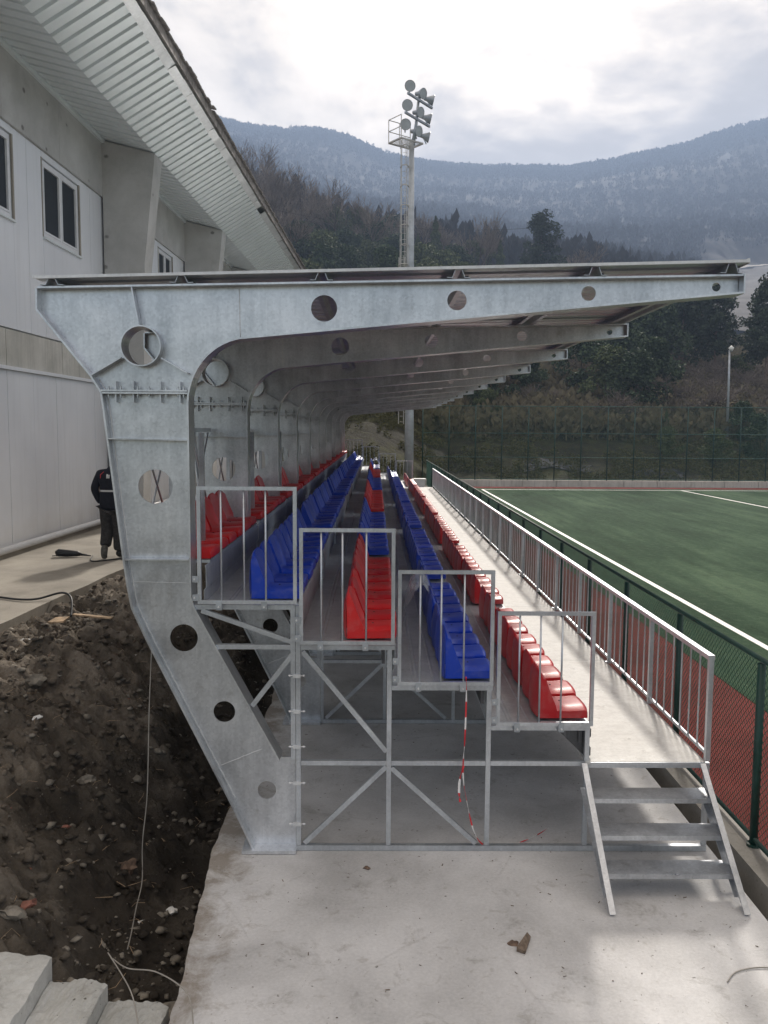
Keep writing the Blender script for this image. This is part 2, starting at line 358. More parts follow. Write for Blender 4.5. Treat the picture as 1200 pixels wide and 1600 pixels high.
def place(me, name, parent=None, loc=(0,0,0), rot=(0,0,0), scale=(1,1,1), label=None, cat=None, group=None, kind=None, fix=False):
    o = bpy.data.objects.new(name, me); COL.objects.link(o)
    o.location = loc; o.rotation_euler = rot; o.scale = scale
    if parent is not None: o.parent = parent
    for k, v in (('label', label), ('category', cat), ('group', group), ('kind', kind)):
        if v: o[k] = v
    if fix: recalc(me)
    return o
def recalc(me):
    bm = bmesh.new(); bm.from_mesh(me); bmesh.ops.recalc_face_normals(bm, faces=bm.faces); bm.to_mesh(me); bm.free()
def empty(name, loc=(0,0,0), rotz=0, **k):
    o = place(None, name, None, loc, (0,0,rotz), **k); o.empty_display_size = 0.2; return o
def struct(mb, name, mats, smooth=False, **k): return mb.build(name, mats, None, smooth, kind='structure', **k)

def plate_with_holes(name, outline, holes, y0, y1, mat, corner_n=40):
    """steel plate in the XZ plane with round holes, real thickness"""
    cu = bpy.data.curves.new(name, 'CURVE'); cu.dimensions = '2D'; cu.fill_mode = 'BOTH'; cu.extrude = (y1-y0)/2
    def sp(pts):
        s_ = cu.splines.new('POLY'); s_.points.add(len(pts)-1); s_.use_cyclic_u = True
        for p, (x, z) in zip(s_.points, pts): p.co = (x, z, 0, 1)
    sp(outline)
    for (cx, cz, r) in holes: sp([(cx+r*math.cos(2*math.pi*k/corner_n), cz+r*math.sin(2*math.pi*k/corner_n)) for k in range(corner_n)])
    o = bpy.data.objects.new(name, cu); COL.objects.link(o)
    dg = bpy.context.evaluated_depsgraph_get(); dg.update()
    me = bpy.data.meshes.new_from_object(o.evaluated_get(dg)); me.name = name
    bpy.data.objects.remove(o); bpy.data.curves.remove(cu)
    me.transform(Matrix.Translation((0, (y0+y1)/2, 0)) @ Matrix.Rotation(math.pi/2, 4, 'X'))
    me.materials.clear(); me.materials.append(MATS[mat]); return me

def vnoise(x, y, seed=0):
    """smooth value noise on arrays"""
    r = np.random.default_rng(seed).random((256, 256))
    xi = np.floor(x).astype(int); yi = np.floor(y).astype(int); fx = x-xi; fy = y-yi
    fx = fx*fx*(3-2*fx); fy = fy*fy*(3-2*fy)
    g = lambda a, b: r[a % 256, b % 256]
    return (g(xi,yi)*(1-fx)+g(xi+1,yi)*fx)*(1-fy)+(g(xi,yi+1)*(1-fx)+g(xi+1,yi+1)*fx)*fy - 0.5
def fbm(x, y, f, octs=5, gain=0.5, seed=0):
    t = 0; a = 1.0
    for i in range(octs): t = t + a*vnoise(x*f+13.7*i, y*f+7.1*i, seed+i); f *= 2.03; a *= gain
    return t
def grid_mesh(name, X, Y, Z, mat, smooth=True, name2=None):
    n, m = X.shape; v = np.stack([X, Y, Z], -1).reshape(-1, 3)
    idx = np.arange(n*m).reshape(n, m)
    f = np.stack([idx[:-1,:-1], idx[:-1,1:], idx[1:,1:], idx[1:,:-1]], -1).reshape(-1, 4)
    return np_mesh(name, v, f, [mat], None, smooth)
def np_mesh(name, v, f, mats, mi=None, smooth=False):
    me = bpy.data.meshes.new(name); k = f.shape[1]
    me.vertices.add(len(v)); me.vertices.foreach_set('co', np.ascontiguousarray(v, dtype=np.float32).ravel())
    me.loops.add(f.size); me.loops.foreach_set('vertex_index', np.ascontiguousarray(f, dtype=np.int32).ravel())
    me.polygons.add(len(f)); me.polygons.foreach_set('loop_start', np.arange(0, f.size, k, dtype=np.int32))
    for m in mats: me.materials.append(MATS[m])
    if mi is not None: me.polygons.foreach_set('material_index', np.ascontiguousarray(mi, dtype=np.int32))
    if smooth: me.polygons.foreach_set('use_smooth', np.ones(len(f), bool))
    me.update(calc_edges=True); me.validate(); return me
def scatter(tv, tf, pos, scl, rotz, tilt=None):
    """copies of a template (tv, tf) joined into arrays"""
    n = len(pos); c, s_ = np.cos(rotz), np.sin(rotz)
    V = tv[None]*np.asarray(scl).reshape(n, 1, -1)
    X = V[...,0]*c[:,None]-V[...,1]*s_[:,None]; Y = V[...,0]*s_[:,None]+V[...,1]*c[:,None]
    V = np.stack([X, Y, V[...,2]], -1) + pos[:,None]
    F = tf[None] + (np.arange(n)*len(tv))[:,None,None]
    return V.reshape(-1, 3), F.reshape(-1, tf.shape[1])
HAZE = 0.00062
# ------------------------------------------------------------------ setting: ground, slab, path, trench, pitch
NB = 11; BAY = 2.95; Y0 = 6.5; Y1 = Y0 + NB*BAY
def xy_slab(outline, z0, z1):
    n = len(outline); mb = MB()
    mb.add([(x, y, z0) for x, y in outline] + [(x, y, z1) for x, y in outline],
           [tuple(range(n-1, -1, -1)), tuple(range(n, 2*n))] + [(i, (i+1) % n, (i+1) % n + n, i+n) for i in range(n)])
    return mb
struct(MB().box(-900, 900, -60, 56, -2.3, -2.1), 'ground', 'bare_ground')
left = [(-1.12, 2.6), (-1.135, 3.9), (-1.15, 4.75), (-1.165, 5.0), (-1.19, 5.3), (-1.205, 5.7), (-1.225, 6.1), (-1.255, 6.55), (-1.262, 6.95), (-1.235, 7.35), (-1.25, 8.2), (-1.24, 9.6), (-1.27, 12), (-1.25, 16), (-1.26, 41)]
_ly = np.arange(2.6, 41, 0.045); _lx = np.interp(_ly, [p[1] for p in left], [p[0] for p in left]) + 0.045*fbm(_ly*0+3.3, _ly, 1.6, 6, 0.62, 77)
left = [(float(a), float(b)) for a, b in zip(_lx, _ly)]
struct(xy_slab([(2.66, 2.6), (2.66, 41)] + left[::-1], -0.40, 0.0), 'concrete_slab', 'slab_concrete', fix=True)
struct(MB().box(2.66, 2.83, 2.0, 50.0, -0.5, -0.34), 'drain_channel', 'kerb_concrete')
struct(MB().box(2.83, 3.05, 2.0, 51.4, -0.5, 0.03), 'kerb', 'kerb_concrete')
struct(MB().box(3.05, 60, -6, 50.9, -0.5, 0.0), 'running_track', 'track')
struct(MB().box(4.62, 56, -6, 49.3, -0.3, 0.006), 'turf', 'turf')
lm = MB()
lm.box(5.93, 6.05, -6, 48.3, 0.0, 0.011); lm.box(6.05, 50, 48.18, 48.3, 0.0, 0.011); lm.box(17.1, 17.22, 32, 48.18, 0.0, 0.011); lm.box(17.22, 45, 32, 32.12, 0.0, 0.011)
struct(lm, 'pitch_markings', 'white_paint')

EDGE = [(-20, -5.4), (4, -4.9), (6, -4.75), (10.2, -4.47), (14.4, -4.2), (30, -3.9), (44, -3.8)]
edge_x = lambda y: np.interp(y, [e[0] for e in EDGE], [e[1] for e in EDGE])
pe = [(edge_x(y) + 0.05*math.sin(y*3.1)*0.4, y) for y in np.arange(4, 44.1, 0.8)]
struct(xy_slab([(-9.5, 4.0)] + [(float(x), float(y)) for x, y in pe] + [(-9.5, 44.0)], 0.72, 0.95), 'concrete_path', 'path_concrete', fix=True)

# soil bank falling from the path into the trench beside the slab
ys = np.concatenate([np.arange(2.2, 12, 0.035), np.arange(12, 20, 0.08), np.arange(20, 46, 0.3)]); ss = np.linspace(0, 1, 96)
S, Yg = np.meshgrid(ss, ys, indexing='xy')
Xe = edge_x(Yg) - 0.35; Xg = Xe + (-0.95 - Xe)*S
t = -1.25 - Xg
prof = np.interp(t, [-0.4, 0.0, 0.35, 0.8, 1.2, 1.9, 2.6, 3.0, 3.3], [-0.8, -0.72, -0.62, -0.28, 0.03, 0.42, 0.68, 0.80, 0.84])
prof = prof + 0.22*np.exp(-((Yg-4.6)/0.9)**2)*np.clip((t-0.1)/0.6, 0, 1)*np.clip((1.9-t)/0.6, 0, 1)
rough = np.clip((t+0.2)/0.8, 0.25, 1)*np.clip((3.5-t)/0.5, 0.25, 1)
rid = 0.10*np.abs(fbm(Xg, Yg, 1.9, 5, 0.55, 11))
Zg = prof + rough*(0.26*fbm(Xg, Yg, 0.9, 6, 0.55, 3) + rid + 0.19*fbm(Xg, Yg, 4.2, 6, 0.70, 5) + 0.032*fbm(Xg, Yg, 20, 4, 0.75, 8))
Zg = np.minimum(Zg, np.where(t > 2.9, 0.90, 9)); Zg = np.minimum(Zg, np.where(t < 0.03, -0.42, 9))
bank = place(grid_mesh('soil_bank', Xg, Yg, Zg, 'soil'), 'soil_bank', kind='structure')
def soil_z(x, y):
    xe = edge_x(y)-0.35; s_ = (x-xe)/(-0.95-xe)*(len(ss)-1); i = np.clip(np.searchsorted(ys, y), 1, len(ys)-1)
    return float(Zg[i, int(np.clip(round(float(s_)), 0, len(ss)-1))])

def stone_template(seed, sub=1):
    bm = bmesh.new(); bmesh.ops.create_icosphere(bm, subdivisions=sub, radius=1.0); r = random.Random(seed)
    for v in bm.verts: v.co *= r.uniform(0.5, 1.25); v.co.z *= 0.65
    bm.verts.ensure_lookup_table()
    V = np.array([v.co[:] for v in bm.verts]); F = np.array([[v.index for v in f.verts] for f in bm.faces]); bm.free(); return V, F
def stones(name, n, smin, smax, mat, seed, xr=None):
    r = np.random.default_rng(seed); Vs = []; Fs = []; b = 0
    for k in range(4):
        tv, tf = stone_template(seed*10+k, 1); m = n//4
        y = 2.8 + r.random(m)**1.5*14; t_ = r.random(m)*3.1; x = -1.28 - t_
        if xr: x = xr[0] + r.random(m)*(xr[1]-xr[0]); y = xr[2] + r.random(m)*(xr[3]-xr[2])
        z = np.array([soil_z(a, c) for a, c in zip(x, y)])
        s_ = smin*(smax/smin)**(r.random(m)**2.2)
        sc3 = np.stack([s_*r.uniform(.7, 1.3, m), s_*r.uniform(.7, 1.3, m), s_*r.uniform(.6, 1.1, m)], 1)
        V, F = scatter(tv, tf, np.stack([x, y, z - s_*0.05], 1), sc3, r.random(m)*6.28)
        Vs.append(V); Fs.append(F+b); b += len(V)
    place(np_mesh(name, np.concatenate(Vs), np.concatenate(Fs), [mat]), name, kind='stuff',
          label={'stone_grey': 'small pale stones strewn over the soil bank', 'soil': 'brown clods and crumbs of earth covering the bank'}.get(mat, 'red brick crumbs in the soil'))
stones('loose_stones', 4200, 0.004, 0.06, 'stone_grey', 3)
stones('soil_clods', 22000, 0.004, 0.06, 'soil', 4)
stones('brick_crumbs', 40, 0.010, 0.035, 'brick_red', 5)
stones('trench_gravel', 170, 0.010, 0.045, 'stone_grey', 6, (-2.0, -1.3, 5.0, 6.3))

# dry roots and straw poking out of the soil
mb = MB(); r = random.Random(5)
for _ in range(420):
    y = 3 + r.random()**1.4*11; x = -1.4 - r.random()*2.9; z = soil_z(x, y); a = r.uniform(0, 6.28); L = r.uniform(0.04, 0.16)
    mb.tube([(x, y, z-0.01), (x+math.cos(a)*L*.5, y+math.sin(a)*L*.5, z+r.uniform(0.01, .05)), (x+math.cos(a+.6)*L, y+math.sin(a+.6)*L, z+r.uniform(-.01, .05))], 0.0016, 3, caps=False)
mb.build('dry_roots', 'timber', kind='stuff', label='thin dry roots and straws sticking out of the soil bank')

# ------------------------------------------------------------------ hills: one sheet reaching the ridge
CP = np.array([-420, 100, 330, 600, 850, 1150, 1500, 2100.])
CY = np.array([53, 58, 66, 80, 110, 150, 200, 300, 500, 800, 1200.])
TB = np.array([
 [757, 715, 650, 560, 470, 400, 350, 310, 290, 250, 150],
 [757, 715, 650, 560, 460, 385, 340, 310, 290, 240, 180],
 [757, 715, 650, 570, 465, 385, 340, 320, 300, 260, 209],
 [757, 715, 660, 585, 500, 440, 410, 400, 385, 330, 262],
 [757, 712, 655, 595, 525, 470, 450, 430, 400, 350, 281],
 [757, 715, 665, 615, 570, 545, 525, 470, 420, 320, 216],
 [757, 715, 660, 610, 560, 520, 480, 420, 370, 300, 160],
 [757, 715, 660, 600, 540, 470, 420, 380, 330, 250, 120]])
RX = [-420, 100, 200, 330, 400, 450, 500, 540, 600, 650, 700, 760, 820, 880, 940, 1000, 1060, 1120, 1200, 1500, 2100]
RY = [150, 170, 185, 209, 226, 228, 226, 236, 262, 272, 277, 280, 279, 278, 268, 256, 242, 222, 200, 160, 120]
ug = (np.linspace(-900, 2300, 420)-587)/1350
yg = np.concatenate([np.linspace(45, 130, 150), np.exp(np.linspace(math.log(131), math.log(1200), 200)), np.linspace(1215, 1700, 14)])
def hill_z(px, Y):
    """height of the hillside where the azimuth u = (px-587)/1350 meets distance Y"""
    px = np.asarray(px, float); Y = np.asarray(Y, float)
    sh = 8.5*np.clip((700-px)/120, 0, 1)
    Ye = np.where(Y < 130, Y + sh*np.clip((130-Y)/60, 0, 1), Y)
    ly = np.log(np.clip(Ye, 53, 1200)); lc = np.log(CY)
    pxc = np.clip(px, CP[0], CP[-1])
    i = np.clip(np.searchsorted(CP, pxc)-1, 0, len(CP)-2); a = (pxc-CP[i])/(CP[i+1]-CP[i])
    a = a*a*(3-2*a)
    j = np.clip(np.searchsorted(lc, ly)-1, 0, len(CY)-2); b = (ly-lc[j])/(lc[j+1]-lc[j])
    py = (TB[i,j]*(1-a)+TB[i+1,j]*a)*(1-b) + (TB[i,j+1]*(1-a)+TB[i+1,j+1]*a)*b
    ridge = np.interp(px, RX, RY); wgt = np.clip((np.log(np.clip(Y, 1, 1200))-math.log(700))/(math.log(1200)-math.log(700)), 0, 1)
    lin = TB[i,-1]*(1-a)+TB[i+1,-1]*a
    py = py + (ridge-lin)*wgt
    z = CAM_H + (672-py)/1350*np.minimum(Y, 1200)
    z = np.where(Y > 1200, z - (Y-1200)*0.35, z)
    u = (px-587)/1350; X = u*Y
    z = z + np.clip((Y-62)/40, 0, 1)*fbm(X, Y, 0.05, 4, 0.5, 21)*1.6 + np.clip((Y-200)/500, 0, 1)*fbm(X, Y, 0.007, 5, 0.55, 23)*15*np.clip((1230-Y)/250, 0.25, 1)
    z = z + np.clip((Y-50)/8, 0, 1)*0.25*fbm(X, Y, 0.5, 4, 0.6, 29)
    z = np.where(Y < 60, np.minimum(z, 0.02+np.clip(Y-45, 0, 99)*0.6), z)
    lim = np.clip((52.2-Y)/0.5, 0, 1)*np.clip((X-2.3)/0.5, 0, 1)
    return z*(1-lim) - 0.7*lim
PX, YG = np.meshgrid(ug*1350+587, yg, indexing='xy')
ZG = hill_z(PX, YG); XG = (PX-587)/1350*YG
place(grid_mesh('hillside', XG, YG, ZG, 'hillside'), 'hillside', kind='structure')
# ground between the end of the stand and the foot of the hill
struct(MB().box(-60, 2.66, 40.9, 47.5, -0.6, -0.05), 'verge', 'hillside')
# ------------------------------------------------------------------ the roofed canopy on its cantilever frames
canopy = empty('canopy', (0, 6.55, 0), label='galvanised steel canopy on curved frames with round holes, roofed over the seats', cat='canopy')
def arc(cx, cz, rx, rz, a0, a1, n): return [(cx+rx*math.cos(rad(a0+(a1-a0)*k/n)), cz+rz*math.sin(rad(a0+(a1-a0)*k/n))) for k in range(n+1)]
back = [(-0.93, 0.03), (-1.092, 0.389), (-1.719, 1.677), (-1.83, 1.93), (-1.858, 2.092), (-1.885, 2.299), (-1.985, 3.211), (-2.022, 3.545), (-2.10, 3.675), (-2.479, 4.147), (-2.475, 4.295)]
tip_top = (2.694, 4.423); tip_bot = (2.697, 4.311)
inner = [tip_bot, (1.5, 4.196), (0.3, 4.08), (-0.6, 3.993)] + arc(-0.93, 3.46, 0.47, 0.50, 100, 180, 10)[0:] + [(-1.400, 2.02), (-1.378, 1.932), (-1.202, 1.599), (-0.737, 0.735)]
outline = back + [tip_top] + inner + [(-0.612, 0.735), (-0.612, 0.03)]
holes = [(-1.732, 3.887, 0.150), (-1.664, 2.844, 0.130), (-1.468, 1.678, 0.107), (-1.164, 1.096, 0.084), (-0.838, 0.467, 0.072),
         (-0.388, 4.179, 0.097), (0.60, 4.244, 0.072), (1.58, 4.303, 0.054), (2.533, 4.356, 0.032)]
web = plate_with_holes('cantilever_frame', outline, holes, -0.006, 0.006, 'galvanised_web')
parts = []   # (name, mesh)
def part(name, mb, mat='galvanised_web', smooth=False, fix=True):
    me = mb.mesh(name, mat, smooth)
    if fix: recalc(me)
    parts.append((name, me))
part('top_flange', MB().strip([back[-1], (0, 4.356), tip_top], 0.014, -0.10, 0.10))
part('back_flange', MB().strip(back, 0.014, -0.10, 0.10))
part('inner_flange', MB().strip(inner, 0.014, -0.10, 0.10))
part('end_plate', MB().box(2.698, 2.71, -0.10, 0.10, 4.297, 4.437))
part('base_plate', MB().box(-1.02, -0.60, -0.13, 0.13, 0.004, 0.03))
part('hole_collar', MB().strip(arc(-1.732, 3.887, 0.150, 0.150, 0, 354, 59), 0.010, -0.10, 0.10, closed=True))
stf = [((-1.790, 4.311), (-1.745, 4.048)), ((-2.10, 3.672), (-1.880, 3.80)), ((-1.585, 3.80), (-1.392, 3.69)),
       ((-1.985, 3.205), (-1.402, 3.195)), ((-1.885, 2.297), (-1.402, 2.297))]
for a, b in stf:
    for sgn in (-1, 1):
        part('stiffener', MB().bar((a[0], sgn*0.053, a[1]), (b[0], sgn*0.053, b[1]), 0.086, 0.009, up=(-(b[1]-a[1]), 0, b[0]-a[0])))
part('splice_plate', MB().box(-2.03, -1.395, -0.10, 0.10, 3.536, 3.549))
part('splice_plate', MB().box(-2.03, -1.395, -0.10, 0.10, 3.553, 3.566))
# weld seams: slightly proud beads
wb = MB()
for a, b in (((-1.017, 4.36), (-1.012, 3.965)), ((-1.868, 2.115), (-1.40, 2.105)), ((-1.21, 0.66), (-0.87, 0.80))):
    n = 14; pts = [(a[0]+(b[0]-a[0])*k/n + 0.0015*math.sin(k*2.1), -0.006, a[1]+(b[1]-a[1])*k/n+0.0015*math.cos(k*1.7)) for k in range(n+1)]
    wb.tube(pts, 0.0035, 5)
wb2 = [(x+0.014, z) for x, z in back[1:9]]
pts = []
for (x0, z0), (x1, z1) in zip(wb2[:-1], wb2[1:]):
    m = max(2, int(math.hypot(x1-x0, z1-z0)/0.03))
    pts += [(x0+(x1-x0)*k/m+0.002*math.sin(k*1.9), -0.008, z0+(z1-z0)*k/m) for k in range(m)]
wb.tube(pts, 0.005, 5)
part('weld_seam', wb, 'edge_flashing', True)
def bolt_mb(x, z, L=0.045, r=0.011):
    b = MB()
    for y in (-0.055,):
        b.tube([(x, y, z-L/2-0.02), (x, y, z+L/2+0.02)], r*0.55, 6); b.tube([(x, y, z-0.03), (x, y, z-0.014)], r, 6); b.tube([(x, y, z+0.014), (x, y, z+0.03)], r, 6)
    return b
for x in (-1.985, -1.895, -1.77, -1.685, -1.56, -1.47, -1.43):
    part('bolt', bolt_mb(x, 3.551))
for x in (-1.93, -1.80, -1.60, -1.455):
    part('gusset', MB().box(x-0.005, x+0.005, -0.07, -0.006, 3.568, 3.63)); part('gusset', MB().box(x-0.005, x+0.005, -0.07, -0.006, 3.475, 3.534))
for n in range(NB+1):
    f = place(web, 'cantilever_frame', canopy, (0, n*BAY, 0))
    for name, me in parts:
        if n > 5 and name in ('bolt', 'gusset', 'weld_seam'): continue
        place(me, name, f)
# purlins (hat sections running along the roof), sheet roof with ribs running across
roof_z = lambda x: 4.360 + (x+2.457)*0.0300
top_z = lambda x: 4.311 + (x+2.475)*0.02476
for x in (-2.36, -1.42, -0.40, 0.60, 1.60, 2.60):
    zb, zt = top_z(x)+0.003, roof_z(x)-0.003
    mb = MB(); pr = [(-0.085, zb), (-0.045, zb), (-0.022, zt), (0.022, zt), (0.045, zb), (0.085, zb)]
    mb.strip([(x+a, z) for a, z in pr], 0.004, -0.12, NB*BAY+0.14)
    pu = mb.build('purlin', 'galvanised_tube', canopy, fix=True)
    cl = MB()
    for n in range(3): cl.box(x+0.05, x+0.08, n*BAY-0.05, n*BAY+0.05, zb+0.006, zt-0.03)
    cl.build('cleat', 'dark_steel', pu)
def roof_sheet(y0, y1):
    """trapezoidal sheet; ribs run along X, profile repeats along Y"""
    prof = []; y = y0; P = 0.245
    k = round((y1-y0)/P); P = (y1-y0)/k
    for i in range(k):
        b = y0+i*P; prof += [(b, 0), (b+0.56*P, 0), (b+0.66*P, 0.03), (b+0.90*P, 0.03)]
    prof.append((y1, 0)); mb = MB(); xs = (-2.478, 2.712)
    vs = [(x, yy, roof_z(x)+h+t_) for t_ in (0, 0.004) for x in xs for yy, h in prof]; n = len(prof); fs = []
    for i in range(n-1):
        fs += [(i, i+1, n+i+1, n+i), (2*n+i, 3*n+i, 3*n+i+1, 2*n+i+1), (i, 2*n+i, 2*n+i+1, i+1), (n+i, n+i+1, 3*n+i+1, 3*n+i)]
    mb.add(vs, fs); return mb
for n in range(NB):
    a = n*BAY - (0.13 if n == 0 else 0) + 0.004; b = (n+1)*BAY + (0.2 if n == NB-1 else 0) - 0.004
    roof_sheet(a, b).build('roof_sheet', 'roof_steel', canopy, fix=True)
mb = MB(); mb.strip([(-2.49, roof_z(-2.49)-0.002), (2.722, roof_z(2.722)-0.002)], 0.021, -0.140, -0.131); mb.build('edge_trim', 'edge_flashing', canopy, fix=True)
mb = MB(); mb.box(2.714, 2.724, -0.129, NB*BAY+0.2, roof_z(2.72)-0.008, roof_z(2.72)+0.03); mb.build('eave_trim', 'edge_flashing', canopy)
# wind bracing between the columns, in the plane of the back flanges
xb = -1.80
for n in range(NB):
    a, b = n*BAY+0.11, (n+1)*BAY-0.11
    for y0, z0, y1, z1 in ((a, 2.30, a+0.95, 3.24), (a, 3.24, a+0.95, 2.30), (b-0.95, 2.30, b, 3.24), (b-0.95, 3.24, b, 2.30)):
        MB().tube([(xb+(0.012 if z0 > 3 else -0.012), y0, z0), (xb+(0.012 if z0 > 3 else -0.012), y1, z1)], 0.009, 6).build('bracing_rod', 'galvanised_tube', canopy, smooth=True)
    MB().box(xb-0.02, xb+0.02, a, b, 3.25, 3.29).build('bracing_tube', 'galvanised_tube', canopy)
    for yy in (a+0.96, b-1.0): MB().box(xb-0.02, xb+0.02, yy, yy+0.04, 2.27, 3.25).build('bracing_post', 'galvanised_tube', canopy)
    MB().box(xb+0.34, xb+0.38, a+0.50, a+0.54, 2.27, 3.25).build('bracing_post', 'galvanised_tube', canopy)

# ------------------------------------------------------------------ the seating stand
stand = empty('grandstand', (0, Y0, 0), label='long steel grandstand with stepped rows of red and blue plastic seats', cat='grandstand')
LV = [2.27, 1.955, 1.645, 1.33, 1.015, 0.73]         # deck levels from the back row to the walkway
XE = [-1.28, -0.575, 0.165, 0.915, 1.672, 2.575]     # front edge of each deck
LEN = NB*BAY
tb = 0.036
def frame_parts():
    p = []
    for x, z in ((-0.585, LV[1]-0.012), (0.115, LV[2]-0.012), (0.885, LV[3]-0.012), (1.652, LV[4]-0.012), (2.594, LV[5]-0.012)):
        p.append(('post', MB().box(x-tb/2, x+tb/2, -tb/2, tb/2, 0.048, z)))
    rail = lambda x0, x1, z: MB().box(x0, x1, -0.019, 0.019, z-tb/2, z+tb/2)
    p.append(('cross_rail', rail(-1.39, -0.605, LV[1]-0.022)))
    p.append(('cross_rail', rail(-0.565, 0.158, LV[2]-0.022)))
    p.append(('cross_rail', rail(0.135, 0.91, LV[3]-0.022)))
    p.append(('cross_rail', rail(0.905, 1.672, LV[4]-0.022)))
    p.append(('cross_rail', rail(1.672, 2.575, LV[5]-0.034)))
    p.append(('cross_rail', rail(-0.565, 0.095, 0.71))); p.append(('cross_rail', rail(0.135, 0.865, 0.71))); p.append(('cross_rail', rail(0.905, 1.632, 0.71)))
    p.append(('cross_rail', rail(-1.21, -0.605, 1.625)))
    for a, b in (((-0.55, 1.59), (0.095, 0.80)), ((0.095, 0.68), (-0.54, 0.06)), ((0.135, 0.67), (0.80, 0.06)), ((-1.32, 1.905), (-0.61, 1.655)), ((-0.61, 1.59), (-0.94, 1.16))):
        p.append(('brace', MB().bar((a[0], 0.0, a[1]), (b[0], 0.0, b[1]), 0.032, 0.036, up=(0, 0, 1))))
    p.append(('post', MB().box(-0.642, -0.606, -0.02, 0.02, 0.74, 1.93)))
    return p
fp = [(n, m.mesh(n, 'galvanised_tube')) for n, m in frame_parts()]
base_me = MB().box(-0.605, 2.612, -0.02, 0.02, 0.004, 0.046).mesh('support_frame', 'galvanised_tube')
for n in range(NB+1):
    s_ = place(base_me, 'support_frame', stand, (0, n*BAY, 0))
    for name, me in fp: place(me, name, s_)
# long angle runners under the decks and along the ground
for k, x in enumerate((-0.60, 0.10, 0.87, 1.64)):
    MB().box(x-0.045, x-0.02, 0.03, LEN-0.03, LV[k+1]-0.16, LV[k+1]-0.05).build('deck_runner', 'dark_steel', stand)
# small folded brackets seen below the bottom deck edge
for y in (0.06, BAY, 2*BAY, 3*BAY):
    MB().prism([(1.40, 0.985), (1.665, 0.985), (1.70, 0.96), (1.70, 0.90), (1.668, 0.86), (1.70, 0.81), (1.70, 0.745), (1.66, 0.745), (1.655, 0.74)], y, y+0.012).build('edge_bracket', 'dark_steel', stand, fix=True)
# decks
def deck(x0, x1, z, y0, y1, mat, ridges):
    mb = MB().box(x0, x1, y0, y1, z-0.022, z)
    for rx in ridges: mb.prism([(rx-0.012, z-0.001), (rx-0.006, z+0.006), (rx+0.006, z+0.006), (rx+0.012, z-0.001)], y0, y1)
    return mb.build('deck_plate', mat, stand)
xr = [-1.66] + XE
for k in range(6):
    x0, x1 = xr[k]-(0.03 if k else 0), xr[k+1]
    for n in range(NB):
        y0, y1 = n*BAY+0.003+(0.022 if n == 0 and k < 5 else -0.03 if n == 0 else 0), (n+1)*BAY-0.003
        if k == 0: deck(x0, x1, LV[0], y0+0.12, y1-0.12, 'deck_steel', ())
        else: deck(x0, x1, LV[k], y0, y1, 'walkway_steel' if k == 5 else 'deck_steel', (x0+0.17, x0+0.20, x0+0.33) if k < 5 else ())
for k in range(5):
    for n in range(NB):
        mb = MB(); x = XE[k]; zt, zb = LV[k]-0.024, LV[k+1]+0.001
        mb.strip([(x-0.022, zb), (x-0.022, zb+0.10), (x-0.006, zb+0.12), (x-0.006, zt-0.03), (x-0.012, zt)], 0.004, n*BAY+0.025, (n+1)*BAY-0.004)
        mb.build('riser', 'deck_steel', stand, fix=True)
MB().box(1.68, 2.55, -0.035, -0.006, LV[5]-0.026, LV[5]-0.003).build('nosing', 'galvanised_tube', stand)
# guard panels with three bars at both ends
gx = [(-1.335, -0.588), (-0.570, 0.153), (0.175, 0.908), (0.935, 1.680)]
bars = [(-1.156, -0.985, -0.822), (-0.405, -0.245, -0.065), (0.345, 0.505, 0.68), (1.105, 1.265, 1.43)]
for end in (0, 1):
    for (x0, x1), bx, z in zip(gx, bars, LV[1:5]):
        y = -0.055 if end == 0 else LEN+0.045
        g = 0.028; mb = MB(); zt = z+0.90; zb = z+0.012
        fr = empty('guard_panel', (0, y, 0)) if False else None
        mb.box(x0, x1, -g/2, g/2, zt-g, zt); mb.box(x0, x1, -g/2, g/2, zb, zb+g); mb.box(x0, x0+g, -g/2, g/2, zb+g, zt-g); mb.box(x1-g, x1, -g/2, g/2, zb+g, zt-g)
        gp = mb.build('guard_panel', 'galvanised_tube', stand, loc=(0, y, 0))
        for b in bx: MB().tube([(b, 0, zb+g-0.002), (b, 0, zt-g+0.002)], 0.0075, 8).build('bar', 'galvanised_tube', gp, smooth=True)
        if end == 0:
            for cx_, cz_ in ((x0+0.16, zb-0.012), (x0+0.50, zb-0.012)):
                c = MB().box(cx_-0.022, cx_+0.022, -0.022, -0.0155, cz_-0.03, cz_+0.032); c.box(cx_-0.022, cx_+0.022, -0.022, 0.03, cz_-0.034, cz_-0.028)
                c = c.build('clamp', 'mast_steel', gp)
            for cz_ in (zb+0.05, zb+0.19):
                MB().box(x0-0.036, x0+0.012, -0.024, -0.017, cz_-0.024, cz_+0.024).build('clamp', 'mast_steel', gp)
            bb = MB()
            for cx_, cz_ in ((x0+0.16, zb-0.02), (x0+0.50, zb-0.02), (x0-0.02, zb+0.05), (x0-0.02, zb+0.19)): bb.tube([(cx_, -0.036, cz_), (cx_, -0.020, cz_)], 0.008, 6)
            bb.build('bolt', 'edge_flashing', gp)
# clamp bolts that tie the stand to the first column
for z in (0.22, 0.55, 0.84, 1.12, 1.40):
    c = MB().box(-0.625, -0.565, -0.034, -0.02, z-0.012, z+0.014); c.tube([(-0.66, -0.027, z+0.004), (-0.53, -0.027, z+0.004)], 0.004, 6)
    c.tube([(-0.548, -0.027, z+0.004), (-0.536, -0.027, z+0.004)], 0.009, 6); c.tube([(-0.654, -0.027, z+0.004), (-0.642, -0.027, z+0.004)], 0.009, 6)
    c.build('clamp', 'edge_flashing', stand)

